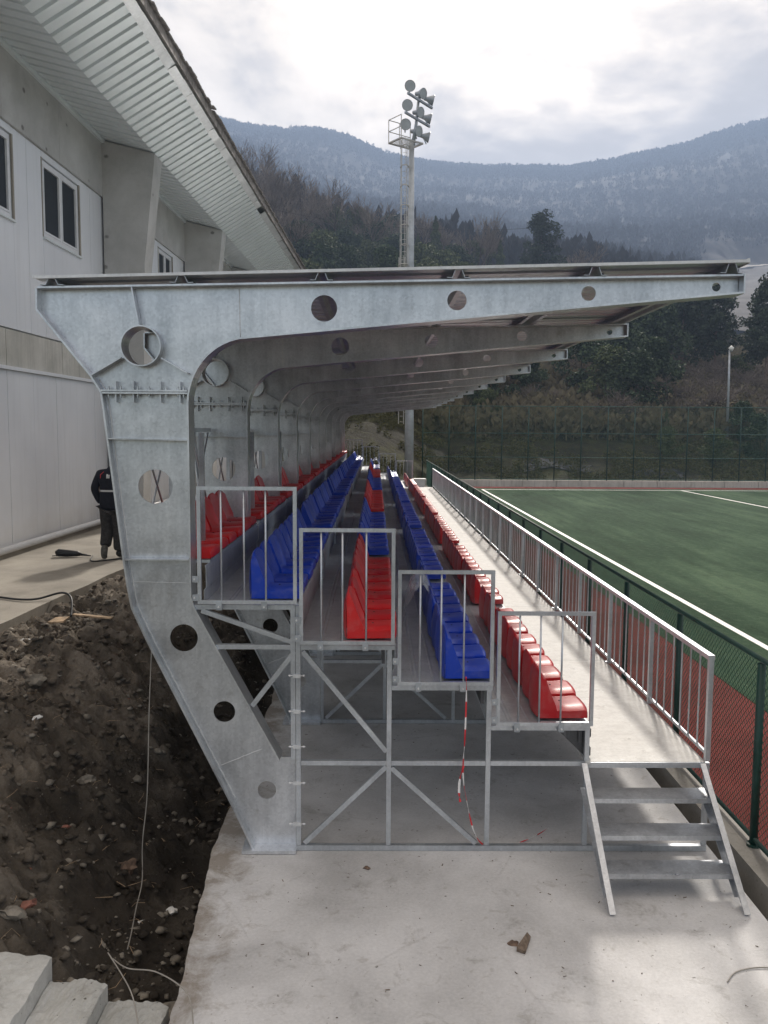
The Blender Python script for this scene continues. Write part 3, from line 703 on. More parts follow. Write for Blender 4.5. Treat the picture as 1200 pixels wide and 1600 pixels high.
# handrail along the walkway
hz = 1.575; hx = 2.590
MB().box(hx-0.028, hx+0.022, -0.035, LEN, hz-0.036, hz).build('top_rail', 'galvanised_tube', stand)
MB().box(hx-0.008, hx+0.010, 0.02, LEN, 0.775, 0.80).build('bottom_rail', 'galvanised_tube', stand)
nP = 23; st = LEN/nP
post_me = MB().box(hx-0.018, hx+0.018, -0.02, 0.02, 0.735, hz-0.037).mesh('rail_post', 'galvanised_tube')
bal_me = MB().tube([(hx, 0, 0.80), (hx, 0, hz-0.034)], 0.0075, 6, caps=False).mesh('baluster', 'galvanised_tube', True)
for i in range(nP+1): place(post_me, 'rail_post', stand, (0, min(i*st, LEN-0.02) - (0.0 if i else 0.012), 0))
for i in range(nP):
    for k in range(1, 7): place(bal_me, 'baluster', stand, (0, (i+k/7)*st, 0))

# the seat: a moulded shell with a hollow pan, raised back and closed sides
def seat_mesh(name, mats, W=0.422):
    prof = [(0.004, 0.378), (0.016, 0.392), (0.030, 0.376), (0.058, 0.285), (0.088, 0.195), (0.110, 0.132), (0.119, 0.112), (0.134, 0.103), (0.240, 0.101), (0.350, 0.108), (0.372, 0.104), (0.383, 0.088), (0.384, 0.035)]
    nu = len(prof); nw = 9; vs = []; fs = []
    for u, (x, z) in enumerate(prof):
        for j in range(nw):
            q = -1 + 2*j/(nw-1); dip = (1-abs(q)**3)
            zz_, xx = z, x
            if 6 <= u <= 11: zz_ -= 0.026*abs(q)**5 + 0.010*q
            if 2 <= u <= 6: xx += 0.016*abs(q)**4 - 0.010*dip
            top = max(0, 1-u/5.0); zz_ -= 0.060*abs(q)**4*top
            if u >= 10: xx += 0.012*dip - 0.006
            vs.append((xx, W*(q+1)/2, zz_))
    for u in range(nu-1):
        for j in range(nw-1): a = u*nw+j; fs.append((a, a+nw, a+nw+1, a+1))
    n_s = len(fs)
    for side, j in ((0, 0), (1, nw-1)):         # side walls down to the skirt
        b = len(vs)
        for u, (x, z) in enumerate(prof): p = vs[u*nw+j]; vs += [p, (p[0], p[1]+(0.006 if side == 0 else -0.006), 0.028)]
        for u in range(nu-1):
            q = (b+2*u, b+2*u+1, b+2*u+3, b+2*u+2); fs.append(q if side == 0 else q[::-1])
    b = len(vs)                                   # bulging outer face of the back
    for i, (zf, bul) in enumerate(((1, 0.0), (0.75, 0.022), (0.45, 0.034), (0.2, 0.034), (0.0, 0.026))):
        for j in range(nw):
            p = vs[j]; q = -1+2*j/(nw-1)
            vs.append((p[0]-bul*(1-q*q)-0.004*(i > 0), p[1], 0.028+(p[2]-0.028)*zf))
    for i in range(4):
        for j in range(nw-1): a = b+i*nw+j; fs.append((a, a+1, a+nw+1, a+nw))
    nb0 = len(fs)
    for cx_, cy_, cz_ in ((0.20, W*0.5, 0.1035),):      # two bolt heads in the pan
        b = len(vs)
        for h_ in (0, 0.006): vs += [(cx_+0.008*math.cos(k*math.pi/3), cy_+0.008*math.sin(k*math.pi/3), cz_-0.004+h_) for k in range(6)]
        fs += [(b+k, b+(k+1) % 6, b+6+(k+1) % 6, b+6+k) for k in range(6)] + [tuple(b+6+k for k in range(6))]
    me = bpy.data.meshes.new(name); me.from_pydata(vs, [], fs)
    for m in mats: me.materials.append(MATS[m])
    me.materials.append(MATS['black_rubber'])
    me.polygons.foreach_set('material_index', [1 if i >= nb0 else 0 for i in range(len(fs))])
    recalc(me); me.polygons.foreach_set('use_smooth', [not (n_s <= i < n_s+2*(nu-1)) for i in range(len(fs))]); me.update(); return me
seat_red, seat_blue = seat_mesh('seat', ['red_plastic']), seat_mesh('seat', ['blue_plastic'])
SP = 0.441
spots = []
groups = [(0.06, 9)] + [(4.55+i*5.93, 12) for i in range(4)] + [(28.27, 9)]
for k in range(1, 5):
    for gi, (g0, cnt) in enumerate(groups):
        for i in range(cnt):
            red = (k == 4) or (k == 2 and gi % 2 == 0)
            spots.append((XE[k]-0.375, g0+i*SP, LV[k], red))
for n in range(NB):
    for i in range(6): spots.append((XE[0]-0.375, n*BAY+0.16+i*0.442, LV[0]-0.02, True))
spots.sort(key=lambda s_: s_[1])
r = random.Random(3)
for x, y, z, red in spots[:298]:
    place(seat_red if red else seat_blue, 'seat', stand, (x+r.uniform(-.007, .007), y+r.uniform(-.003, .003), z), rot=(r.uniform(-.006, .006), r.uniform(-.025, .015), r.uniform(-.018, .018)), label='red plastic seat' if red else 'blue plastic seat')
rest = spots[298:]
tv = np.array([v.co[:] for v in seat_red.vertices]); tf = np.array([p.vertices[:] for p in seat_red.polygons if len(p.vertices) == 4])
V, F = scatter(tv, tf, np.array([s_[:3] for s_ in rest]), np.ones((len(rest), 3)), np.zeros(len(rest)))
mi = np.repeat([0 if s_[3] else 1 for s_ in rest], len(tf))
place(np_mesh('far_seats', V, F, ['red_plastic', 'blue_plastic'], mi, True), 'far_seats', stand, kind='stuff')
# clear dust sheets left on some seats
def film(name, cx_, cy_, cz_, sx, sy, seed, drop=0.25, **k):
    n = 22; g = np.linspace(-1, 1, n); A, B = np.meshgrid(g, g, indexing='xy')
    X = cx_ + A*sx*(1+0.15*fbm(A+3, B, 1.3, 3, .5, seed)); Y = cy_ + B*sy*(1+0.2*fbm(A, B+4, 1.1, 3, .5, seed+1))
    Z = cz_ - drop*np.clip(np.abs(A+0.25)-0.15, 0, 1)**1.3 + 0.10*fbm(A+5, B+9, 2.2, 4, 0.6, seed+2) - 0.05*B*B
    me = grid_mesh(name, X, Y, Z, 'clear_film'); return place(me, name, **k)
film('plastic_sheet', 0.50, 8.75, 1.80, 0.19, 0.42, 3, 0.40, label='crumpled clear plastic sheet draped over the backs of blue seats near the guard panels', cat='plastic sheet', group='clear plastic sheets left on the seats')
film('plastic_sheet', 0.02, 37.9, 2.05, 0.16, 0.45, 9, 0.2, label='white plastic sheet bunched on the farthest red seats in the middle row', cat='plastic sheet', group='clear plastic sheets left on the seats')
film('plastic_sheet', -0.70, 38.2, 2.12, 0.20, 0.35, 13, 0.1, label='white plastic sheet lying on the last blue seats of the upper row', cat='plastic sheet', group='clear plastic sheets left on the seats')
film('plastic_sheet', 0.74, 38.0, 1.50, 0.16, 0.5, 17, 0.1, label='white plastic sheet on the last blue seats of the lower blue row', cat='plastic sheet', group='clear plastic sheets left on the seats')

# ------------------------------------------------------------------ the steps up to the walkway
stairs = empty('metal_steps', (0, Y0, 0), label='short open galvanised steel steps with three treads leading up to the walkway', cat='steps')
yt, zt_, yb, zb_ = -0.045, 0.72, -0.93, 0.012
for x in (1.645, 2.565):
    mb = MB(); d = Vector((0, yb-yt, zb_-zt_)); dn = d.normalized(); nrm = Vector((0, -dn.z, dn.y))
    if nrm.y < 0: nrm = -nrm
    # side plate below a folded top face
    pl = [(yt, zt_), (yb, zb_), (yb+0.15, zb_), (yt, zt_-0.20)]
    mb.add([(x-0.003, y, z) for y, z in pl]+[(x+0.003, y, z) for y, z in pl], [(0,1,2,3), (7,6,5,4), (0,4,5,1), (1,5,6,2), (2,6,7,3), (3,7,4,0)])
    s1 = mb.build('stringer', 'galvanised_web', stairs, fix=True)
    MB().bar((x-0.018, yt-0.002, zt_+0.004), (x-0.018, yb-0.004, zb_+0.001), 0.042, 0.006, up=(0, 0.6, 0.8)).build('stringer_face', 'galvanised_web', s1)
    MB().bar((x-0.02, yt+0.02, zt_-0.20), (x-0.02, yb+0.17, zb_+0.03), 0.036, 0.006, up=(0, 0.6, 0.8)).build('stringer_flange', 'galvanised_web', s1)
for z in (0.535, 0.355, 0.180):
    y = yt + (zt_-z)/(zt_-zb_)*(yb-yt) + 0.015
    mb = MB(); mb.box(1.650, 2.560, y, y+0.20, z-0.004, z); mb.box(1.650, 2.560, y-0.004, y, z-0.034, z); mb.box(1.650, 2.560, y+0.20, y+0.204, z-0.03, z)
    mb.build('tread', 'galvanised_web', stairs)
MB().bar((2.60, yt+0.03, 0.42), (2.60, yb+0.33, 0.02), 0.03, 0.004, up=(1, 0, 0)).build('side_brace', 'galvanised_tube', stairs)

# ------------------------------------------------------------------ red and white barrier tape hanging from a guard panel
def ribbon(pts, wdt, seg=0.11):
    mb = MB(); P = [Vector(p) for p in pts]; fine_ = []
    for i in range(len(P)-1):      # catmull-rom
        p0, p1, p2, p3 = P[max(i-1, 0)], P[i], P[i+1], P[min(i+2, len(P)-1)]
        for k in range(12):
            t_ = k/12; fine_.append(0.5*((2*p1)+(p2-p0)*t_+(2*p0-5*p1+4*p2-p3)*t_*t_+(-p0+3*p1-3*p2+p3)*t_**3))
    fine_.append(P[-1]); s_ = 0; prev = None
    for i, p in enumerate(fine_):
        d = (fine_[min(i+1, len(fine_)-1)]-fine_[max(i-1, 0)]).normalized(); tw = 1.1*math.sin(i*0.23)+i*0.05
        sd = d.cross(Vector((math.sin(tw), math.cos(tw), 0.3))).normalized()*wdt/2; nn = d.cross(sd).normalized()*0.0006
        ring = [p-sd-nn, p+sd-nn, p+sd+nn, p-sd+nn]
        if prev is not None:
            s_ += (p-fine_[i-1]).length; m = int(s_/seg) % 2
            mb.add(prev+ring, [(0,1,5,4), (1,2,6,5), (2,3,7,6), (3,0,4,7)], m)
        prev = ring
    return mb
tp = empty('barrier_tape', (0.70, 6.38, 1.35), label='red and white striped barrier tape hanging from a guard panel and trailing on the slab', cat='tape')
o = Vector(tp.location)
main = [(0.695, 6.405, 1.42), (0.700, 6.40, 1.30), (0.695, 6.41, 0.95), (0.685, 6.42, 0.66), (0.72, 6.42, 0.42), (0.78, 6.44, 0.18), (0.86, 6.50, 0.045), (0.96, 6.53, 0.012), (1.12, 6.56, 0.02), (1.30, 6.70, 0.015), (1.44, 6.82, 0.03)]
ribbon([Vector(p)-o for p in main], 0.012).build('tape_length', ['tape_red', 'tape_white'], tp)
ribbon([Vector(p)-o for p in [(0.688, 6.41, 0.72), (0.66, 6.40, 0.62), (0.655, 6.40, 0.50), (0.665, 6.39, 0.44)]], 0.018).build('tape_tail', ['tape_red', 'tape_white'], tp)
# ------------------------------------------------------------------ fences
def chain(name, p0, p1, z0, z1, pitch, rw, mat, parent, kind='stuff', **k):
    """diamond mesh of thin wires between p0 and p1, from z0 to z1"""
    p0 = np.array(p0, float); p1 = np.array(p1, float); L = np.linalg.norm(p1-p0); H = z1-z0; u = (p1-p0)/L; nrm = np.array([-u[1], u[0]])
    s0 = np.arange(-H, L, pitch*1.414); A = []; B = []
    for sgn in (1, -1):
        a = s0.copy(); b = s0+H; za = np.zeros_like(a); zb = np.full_like(a, H)
        lo = np.clip(-a, 0, H); hi = np.clip(L-a, 0, H)
        aa, bb, z_a, z_b = a+lo, a+hi, lo, hi
        ok = z_b-z_a > 0.02
        if sgn < 0: aa, bb = L-aa, L-bb
        A.append(np.stack([aa, z_a], 1)[ok]); B.append(np.stack([bb, z_b], 1)[ok])
    A = np.concatenate(A); B = np.concatenate(B); m = len(A); off = np.concatenate([np.full(m//2, rw), np.full(m-m//2, -rw)])
    V = np.zeros((m, 2, 3, 3)); d = (B-A)/np.linalg.norm(B-A, axis=1)[:, None]; pr = np.stack([-d[:, 1], d[:, 0]], 1)
    for e, Q in enumerate((A, B)):
        for q in range(3):
            an = 2*math.pi*q/3; qq = Q + pr*(math.cos(an)*rw); o_ = math.sin(an)*rw+off
            V[:, e, q, 0] = p0[0]+u[0]*qq[:, 0]+nrm[0]*o_; V[:, e, q, 1] = p0[1]+u[1]*qq[:, 0]+nrm[1]*o_; V[:, e, q, 2] = z0+qq[:, 1]
    F = np.array([[0, 1, 4, 3], [1, 2, 5, 4], [2, 0, 3, 5]])[None] + (np.arange(m)*6)[:, None, None]
    return place(np_mesh(name, V.reshape(-1, 3), F.reshape(-1, 4), [mat]), name, parent, kind=kind, **k)
pf = empty('pitch_fence', (3.0, 6.5, 0), label='low dark green chain link fence on the kerb beside the red track', cat='fence')
fx = 0.0; ya, yb_ = -3.6, 44.6
for i in range(25):
    y = 0.02 + (i-2)*1.80
    pm = MB().tube([(fx, y, 0.02), (fx, y, 1.50)], 0.032, 10).build('post', 'fence_green', pf, smooth=True)
    MB().tube([(fx, y, 0.03), (fx, y, 0.05)], 0.055, 10).build('post_base', 'fence_green', pm)
MB().tube([(fx, ya, 1.53), (fx, yb_, 1.53)], 0.021, 8).build('top_rail', 'fence_green', pf, smooth=True)
MB().tube([(fx, ya, 0.09), (fx, yb_, 0.09)], 0.019, 8).build('bottom_rail', 'fence_green', pf, smooth=True)
chain('wire_mesh', (fx+0.022, ya), (fx+0.022, yb_), 0.10, 1.52, 0.042, 0.0026, 'mesh_green', pf)

bf = empty('back_fence', (2.8, 51.6, 0), label='tall dark green mesh fence behind the far end of the pitch', cat='fence')
FA, FB = (0.0, 0.0), (46.0, -0.9)
lerp = lambda t_: (FA[0]+(FB[0]-FA[0])*t_, FA[1]+(FB[1]-FA[1])*t_)
for i in range(30):
    x, y = lerp(i*1.57/46.0)
    MB().tube([(x, y, 0.36), (x, y, 4.75)], 0.034, 8).build('post', 'fence_green', bf, smooth=True)
for z in (0.42, 1.72, 3.14, 4.74): MB().tube([(*FA, z), (*FB, z)], 0.022, 6).build('rail', 'rail_green', bf, smooth=True)
chain('wire_mesh', (0, 0.03), (46, -0.87), 0.40, 4.73, 0.062, 0.0032, 'mesh_green', bf)
# the corner return of the tall fence towards the stand
bw = empty('plinth_wall', (2.8, 51.65, 0), label='low pale concrete wall stained with runs under the tall green fence', cat='wall')
for i in range(23): 
    x0, x1 = i*2.0, i*2.0+1.985
    MB().box(x0, x1, -0.17-0.0196*x0, 0.13-0.0196*x0, -0.3, 0.36).build('wall_panel', 'band_concrete', bw)
for s_, x in ((1, 1.0),):
    cb = empty('end_cabinet', (2.02, 39.6, 0.0), label='small pale cabinet with a flat lid beyond the far end of the walkway', cat='cabinet')
    MB().box(-0.24, 0.24, -0.2, 0.2, 0, 1.02).build('cabinet_body', 'cabinet_white', cb); MB().box(-0.28, 0.28, -0.24, 0.24, 1.02, 1.08).build('lid', 'cabinet_white', cb)

# ------------------------------------------------------------------ floodlight mast
mast = empty('floodlight_mast', (1.72, 44.5, 0), label='tall grey floodlight mast with caged ladder, platform and nine lamps', cat='floodlight mast')
MB().tube([(0, 0, -0.2), (0, 0, 4.0), (0, 0, 12.0), (0, 0, 17.6)], [0.24, 0.225, 0.165, 0.125], 16).build('pole', 'mast_steel', mast, smooth=True)
lx = -0.50
for z0, z1 in ((3.6, 11.9), (10.9, 17.6)):
    dx = 0.0 if z0 < 5 else 0.06; mb = MB()
    for sx in (-0.06, 0.20): mb.tube([(lx+sx+dx, -0.12, z0), (lx+sx+dx, -0.12, z1)], 0.020, 6)
    ld = mb.build('ladder', 'ladder_steel', mast)
    mb = MB(); z = z0+0.1
    while z < z1: mb.tube([(lx+dx, -0.12, z), (lx+0.2+dx, -0.12, z)], 0.011, 5); z += 0.30
    mb.build('rungs', 'ladder_steel', ld, kind='stuff')
    z = z0+2.2 if z0 < 5 else z0+0.6
    while z < z1+0.1:
        hoop = [(lx+0.1+dx-0.22*math.cos(a)*1.0, -0.12-0.62*math.sin(a), z) for a in np.linspace(0, math.pi, 9)]
        MB().tube(hoop, 0.022, 5).build('cage_hoop', 'ladder_steel', ld); z += 0.95
    for a in (0.25, 0.8, 1.57, 2.3, 2.9):
        MB().tube([(lx+0.1+dx-0.22*math.cos(a), -0.12-0.62*math.sin(a), z0+(2.2 if z0 < 5 else 0.6)), (lx+0.1+dx-0.22*math.cos(a), -0.12-0.62*math.sin(a), z1)], 0.012, 5).build('cage_bar', 'ladder_steel', ld)
    for z in np.arange(z0+0.6, z1, 2.4): MB().bar((lx+0.2+dx, -0.12, z), (0, 0, z), 0.03, 0.03).build('ladder_bracket', 'ladder_steel', ld)
A = Vector((0.55, 0.83, 0)).normalized(); Fd = Vector((0.83, -0.55, 0)).normalized()
pz = 17.45
pm = MB(); cs = [Vector((-1.15, -0.10, pz)), Vector((-0.55, -0.95, pz)), Vector((0.55, -0.10, pz)), Vector((-0.05, 0.75, pz))]
for i in range(4): pm.bar(cs[i], cs[(i+1) % 4], 0.06, 0.07)
plat = pm.build('platform', 'ladder_steel', mast)
gm = MB()
for k in range(1, 12):
    t_ = k/12; gm.bar(cs[0].lerp(cs[3], t_), cs[1].lerp(cs[2], t_), 0.03, 0.02)
gm.build('grating', 'ladder_steel', plat)
rm = MB()
for i, j in ((0, 1), (3, 0)):
    for h in (0.55, 1.1): rm.tube([cs[i]+Vector((0, 0, h)), cs[j]+Vector((0, 0, h))], 0.02, 6)
for c in (cs[0], cs[1], cs[3], cs[0].lerp(cs[3], 0.5)): rm.tube([c, c+Vector((0, 0, 1.1))], 0.02, 6)
rm.build('guard_rail', 'ladder_steel', plat)
head = MB().tube([(0.05, 0, 17.4), (0.20, 0.05, 18.3), (0.35, 0.10, 19.9)], [0.10, 0.08, 0.06], 8).build('head_post', 'lamp_housing', mast, smooth=True)
for row, (bz, bx) in enumerate(((17.75, 0.22), (18.65, 0.30), (19.55, 0.42))):
    ctr = Vector((bx, 0.08, bz))
    if row: MB().bar(ctr-A*1.2, ctr+A*1.15, 0.10, 0.10).build('cross_arm', 'lamp_housing', mast)
    for k, s_ in enumerate((-1.05, 0.05, 1.0)):
        p = ctr + A*s_ + Vector((0, 0, 0.36))
        yaw = (-1.45, -0.75, 0.05)[k]; dr = Vector((math.cos(yaw), math.sin(yaw), -0.22)).normalized()
        q = dr.to_track_quat('Z', 'Y'); lm_ = MB(); n = 16
        pr = [(0.05, -0.34), (0.10, -0.33), (0.11, -0.20), (0.14, -0.12), (0.255, 0.12), (0.27, 0.16), (0.245, 0.155)]
        for rr, zz2 in pr:
            for i in range(n): a = 2*math.pi*i/n; lm_.v.append(tuple(p+q @ Vector((rr*math.cos(a), rr*math.sin(a), zz2))))
        for u in range(len(pr)-1):
            for i in range(n): i2 = (i+1) % n; lm_.f.append((u*n+i, u*n+i2, (u+1)*n+i2, (u+1)*n+i)); lm_.m.append(0)
        lm_.f.append(tuple(range(n))[::-1]); lm_.m.append(0)
        lo = lm_.build('floodlight', 'lamp_housing', mast, smooth=True, fix=True)
        gv = [tuple(p+q @ Vector((0.247*math.cos(2*math.pi*i/n), 0.247*math.sin(2*math.pi*i/n), 0.15))) for i in range(n)]
        MB().add(gv, [tuple(range(n))]).build('lamp_glass', 'lamp_glass', lo)
        b_ = MB(); b_.bar(p+q @ Vector((0, 0, -0.2)), ctr+A*s_, 0.05, 0.05); b_.build('lamp_bracket', 'lamp_housing', lo)
# small lamp post on the hillside
def P(px, Y, dz=0.0): return ((px-587)/1350*Y, Y, float(hill_z(px, Y))+dz)
lx_, ly_, lz_ = P(1136, 62)
lp = empty('street_lamp', (lx_, ly_, lz_-0.3), label='thin lamp post with a round white lamp in the brush behind the fence', cat='lamp post')
htop = CAM_H + (672-545)/1350*62 - (lz_-0.3)
MB().tube([(0, 0, 0), (-0.05, 0, htop*0.7), (-0.08, 0, htop)], [0.11, 0.085, 0.06], 8).build('pole', 'mast_steel', lp, smooth=True)
MB().tube([(-0.08, 0, htop), (0.05, -0.05, htop+0.10), (0.15, -0.1, htop+0.05)], [0.16, 0.22, 0.12], 10).build('lamp_head', 'white_paint', lp, smooth=True)

# ------------------------------------------------------------------ the building beside the stand
bd = empty('building', (-7.11, 0, 0), rotz=-0.026, label='long pale building with white wall panels, tapered concrete fins and a wide overhanging eave', cat='building')
YA, YB = 8.0, 54.0
fins = [21.2+7.9*i for i in range(5)]
T_ = 0.16
def bpart(name, mb, mat, parent=bd, **k): return mb.build(name, mat, parent, **k)
bpart('footing', MB().box(-0.3, 0.10, YA, YB, 0.6, 1.03), 'path_concrete')
bpart('base_pipe', MB().tube([(0.11, YA, 1.10), (0.11, YB, 1.10)], 0.065, 10), 'white_panel', smooth=True)
pw = 1.13
y = YA
pl = MB().box(-T_, 0, 0.006, pw-0.006, 1.0, 4.33); pl_me = pl.mesh('wall_panel', 'white_panel')
i = 0
while y < YB:
    place(pl_me, 'wall_panel', bd, (0.003*(i % 2), y, 0)); y += pw; i += 1
bpart('joint_backing', MB().box(-T_-0.05, -0.11, YA, YB, 1.0, 9.0), 'soffit_groove')
bpart('ledge', MB().box(-0.02, 0.06, YA, YB, 4.335, 4.40), 'white_panel')
y = YA
while y < YB: bpart('band_panel', MB().box(-T_, -0.01, y, y+2.63, 4.405, 5.07), 'band_concrete'); y += 2.65
bpart('shadow_gap', MB().box(-T_, -0.025, YA, YB, 5.071, 5.10), 'soffit_groove')
# upper wall: panels with window openings
wins = [(14.35, 16.4), (17.75, 19.75)]
for fy in fins: wins += [(fy+4.9, fy+6.5)]
wins = [w_ for w_ in wins if w_[1] < YB]
WZ0, WZ1, UT = 7.08, 8.62, 8.75
edges = sorted(set([YA, YB] + [a for w_ in wins for a in w_] + list(np.arange(YA, YB, pw*1.0))))
clean = []
for e in edges:
    if any(abs(e-a) < 0.35 and e != a for w_ in wins for a in w_) or any(w_[0] < e < w_[1] for w_ in wins): continue
    clean.append(e)
for a, b in zip(clean[:-1], clean[1:]):
    if b-a < 0.02: continue
    isw = any(abs(a-w_[0]) < 0.01 for w_ in wins)
    if isw:
        bpart('wall_panel', MB().box(-T_, 0.002, a+0.004, b-0.004, 5.10, WZ0), 'white_panel')
        bpart('wall_panel', MB().box(-T_, 0.002, a+0.004, b-0.004, WZ1, UT), 'white_panel')
        fr = MB(); g = 0.07; x0, x1 = -0.09, -0.02
        fr.box(x0, x1, a+0.03, b-0.03, WZ0+0.03, WZ0+0.03+g); fr.box(x0, x1, a+0.03, b-0.03, WZ1-0.03-g, WZ1-0.03)
        for yy in (a+0.03, (a+b)/2-g/2, b-0.03-g): fr.box(x0, x1+0.002, yy, yy+g, WZ0+0.03+g, WZ1-0.03-g)
        wn = bpart('window', fr, 'window_frame')
        for (c, d_) in ((a+0.03+g, (a+b)/2-g/2), ((a+b)/2+g/2, b-0.03-g)):
            s2 = MB(); q = 0.045; x2, x3 = -0.08, -0.012
            z0_, z1_ = WZ0+0.03+g, WZ1-0.03-g
            s2.box(x2, x3, c+0.004, d_-0.004, z0_+0.004, z0_+q); s2.box(x2, x3, c+0.004, d_-0.004, z1_-q, z1_-0.004); s2.box(x2, x3, c+0.004, c+q, z0_+q, z1_-q); s2.box(x2, x3, d_-q, d_-0.004, z0_+q, z1_-q)
            s2.build('sash', 'window_frame', wn); MB().box(-0.060, -0.052, c+q, d_-q, z0_+q, z1_-q).build('pane', 'window_glass', wn)
        MB().box(-0.02, 0.05, a-0.02, b+0.02, WZ0-0.04, WZ0+0.0).build('sill', 'soffit_panel', wn)
        MB().box(-0.02, 0.012, a-0.03, a+0.004, WZ0, WZ1).build('reveal', 'path_concrete', wn); MB().box(-0.02, 0.012, b-0.004, b+0.05, WZ0, WZ1).build('reveal', 'path_concrete', wn)
    else: bpart('wall_panel', MB().box(-T_, 0, a+0.005, b-0.005, 5.10, UT), 'white_panel')
y = YA
while y < YB: bpart('concrete_beam', MB().box(-T_, 0.05, y, y+2.64, 8.76, 10.12), 'wall_concrete'); y += 2.65
bpart('cornice', MB().box(0.05, 0.12, YA, YB, 9.99, 10.11), 'soffit_panel')
fin_me = MB().prism([(0.052, 0.6), (0.85, 0.6), (1.02, 7.2), (1.30, 9.66), (1.30, 9.75), (0.13, 10.03), (0.052, 10.03)], 0, 0.62).mesh('concrete_fin', 'wall_concrete')
recalc(fin_me)
for fy in fins:
    fo = place(fin_me, 'concrete_fin', bd, (0, fy, 0))
# soffit: flat panels with recessed joints, then a rising panel, then an eave flashing
PIT = 0.36
def seg_plate(a, b, y0, y1, th, groove):
    """plate between XZ points a, b with a rounded groove on one edge"""
    mb = MB(); d = Vector((b[0]-a[0], 0, b[1]-a[1])).normalized(); nn = Vector((-d.z, 0, d.x))
    prof_ = [(y0, 0), (y1-0.105, 0), (y1-0.085, 0.055), (y1-0.012, 0.055), (y1, 0)] if groove else [(y0, 0), (y1, 0)]
    vs = []
    for t_ in (0, th):
        for (x, z) in (a, b):
            for yy, h in prof_: p = Vector((x, yy, z))+nn*(h*(1)+t_); vs.append(tuple(p))
    n = len(prof_); fs = []
    for i in range(n-1): fs += [(i, i+1, n+i+1, n+i), (2*n+i, 3*n+i, 3*n+i+1, 2*n+i+1), (i, 2*n+i, 2*n+i+1, i+1), (n+i, n+i+1, 3*n+i+1, 3*n+i)]
    mb.add(vs, fs); return mb
so_me = seg_plate((0.13, 10.07), (1.28, 9.78), 0, PIT, 0.004, True).mesh('soffit_panel', 'soffit_panel')
ri_me = seg_plate((1.28, 9.78), (2.42, 10.462), 0, PIT, 0.004, True).mesh('eave_panel', 'soffit_panel')
recalc(so_me); recalc(ri_me)
y = YA; r = random.Random(9)
while y < YB:
    place(so_me, 'soffit_panel', bd, (0, y, 0)); place(ri_me, 'eave_panel', bd, (0, y, r.uniform(-.003, .003))); y += PIT
y = YA; k = 0
while y < YB:
    if k not in (29,):
        me = seg_plate((2.41, 10.452), (2.58, 10.56+r.uniform(-.02, .02)), 0, 0.72, 0.004, False).mesh('eave_flashing', 'edge_flashing')
        place(me, 'eave_flashing', bd, (0, y+0.004, r.uniform(-.004, .004)))
    y += 0.73; k += 1
bpart('eave_backing', MB().strip([(1.0, 9.95), (2.30, 10.72), (2.5, 10.76)], 0.03, YA, YB), 'soffit_groove', fix=True)
bpart('roof_slab', MB().prism([(-4.5, 12.6), (2.58, 10.82), (2.62, 10.70), (-0.1, 10.2), (-4.5, 10.2)], YA, YB), 'soffit_groove', fix=True)
ti = MB().prism([(-0.20, 0.035), (0.09, -0.03), (0.10, 0.0), (-0.19, 0.075)], 0, 0.27).mesh('roof_tile', 'roof_tile'); recalc(ti)
y = YA; k = 0
while y < YB and k < 170:
    place(ti, 'roof_tile', bd, (2.60+r.uniform(-.025, .025), y, 10.825+r.uniform(-.006, .012)), rot=(r.uniform(-.04, .06), r.uniform(-.05, .05), r.uniform(-.05, .05))); y += 0.275; k += 1
bpart('gutter_edge', MB().box(2.585, 2.63, YA, YB, 10.60, 10.80), 'roof_tile')

# ------------------------------------------------------------------ worker walking away along the path
def skin_mesh(name, joints, edges_, mat, levels=2, parent=None, root=0, **k):
    me = bpy.data.meshes.new(name); me.from_pydata([j[0] for j in joints], edges_, [])
    o = place(me, name, parent, **k)
    sm = o.modifiers.new('skin', 'SKIN'); sm.use_smooth_shade = True
    lay = me.skin_vertices[0] if me.skin_vertices else None
    if lay is None:
        bm = bmesh.new(); bm.from_mesh(me); bm.verts.layers.skin.verify(); bm.to_mesh(me); bm.free(); lay = me.skin_vertices[0]
    for i, j in enumerate(joints):
        lay.data[i].radius = j[1] if isinstance(j[1], tuple) else (j[1], j[1]); lay.data[i].use_root = (i == root)
    ss_ = o.modifiers.new('sub', 'SUBSURF'); ss_.levels = levels; ss_.render_levels = levels
    dg = bpy.context.evaluated_depsgraph_get(); dg.update()
    m2 = bpy.data.meshes.new_from_object(o.evaluated_get(dg)); m2.materials.clear()
    for m in (mat if isinstance(mat, (list, tuple)) else [mat]): m2.materials.append(MATS[m])
    o.modifiers.clear(); o.data = m2; m2.polygons.foreach_set('use_smooth', [True]*len(m2.polygons)); m2.name = name
    return o
pe_ = empty('person', (-4.72, 15.5, 0.955), rotz=-0.05, label='person in a dark jacket with a reflective strip and grey trousers, walking away', cat='person')
pe_.scale = (1.06, 1.06, 1.06)
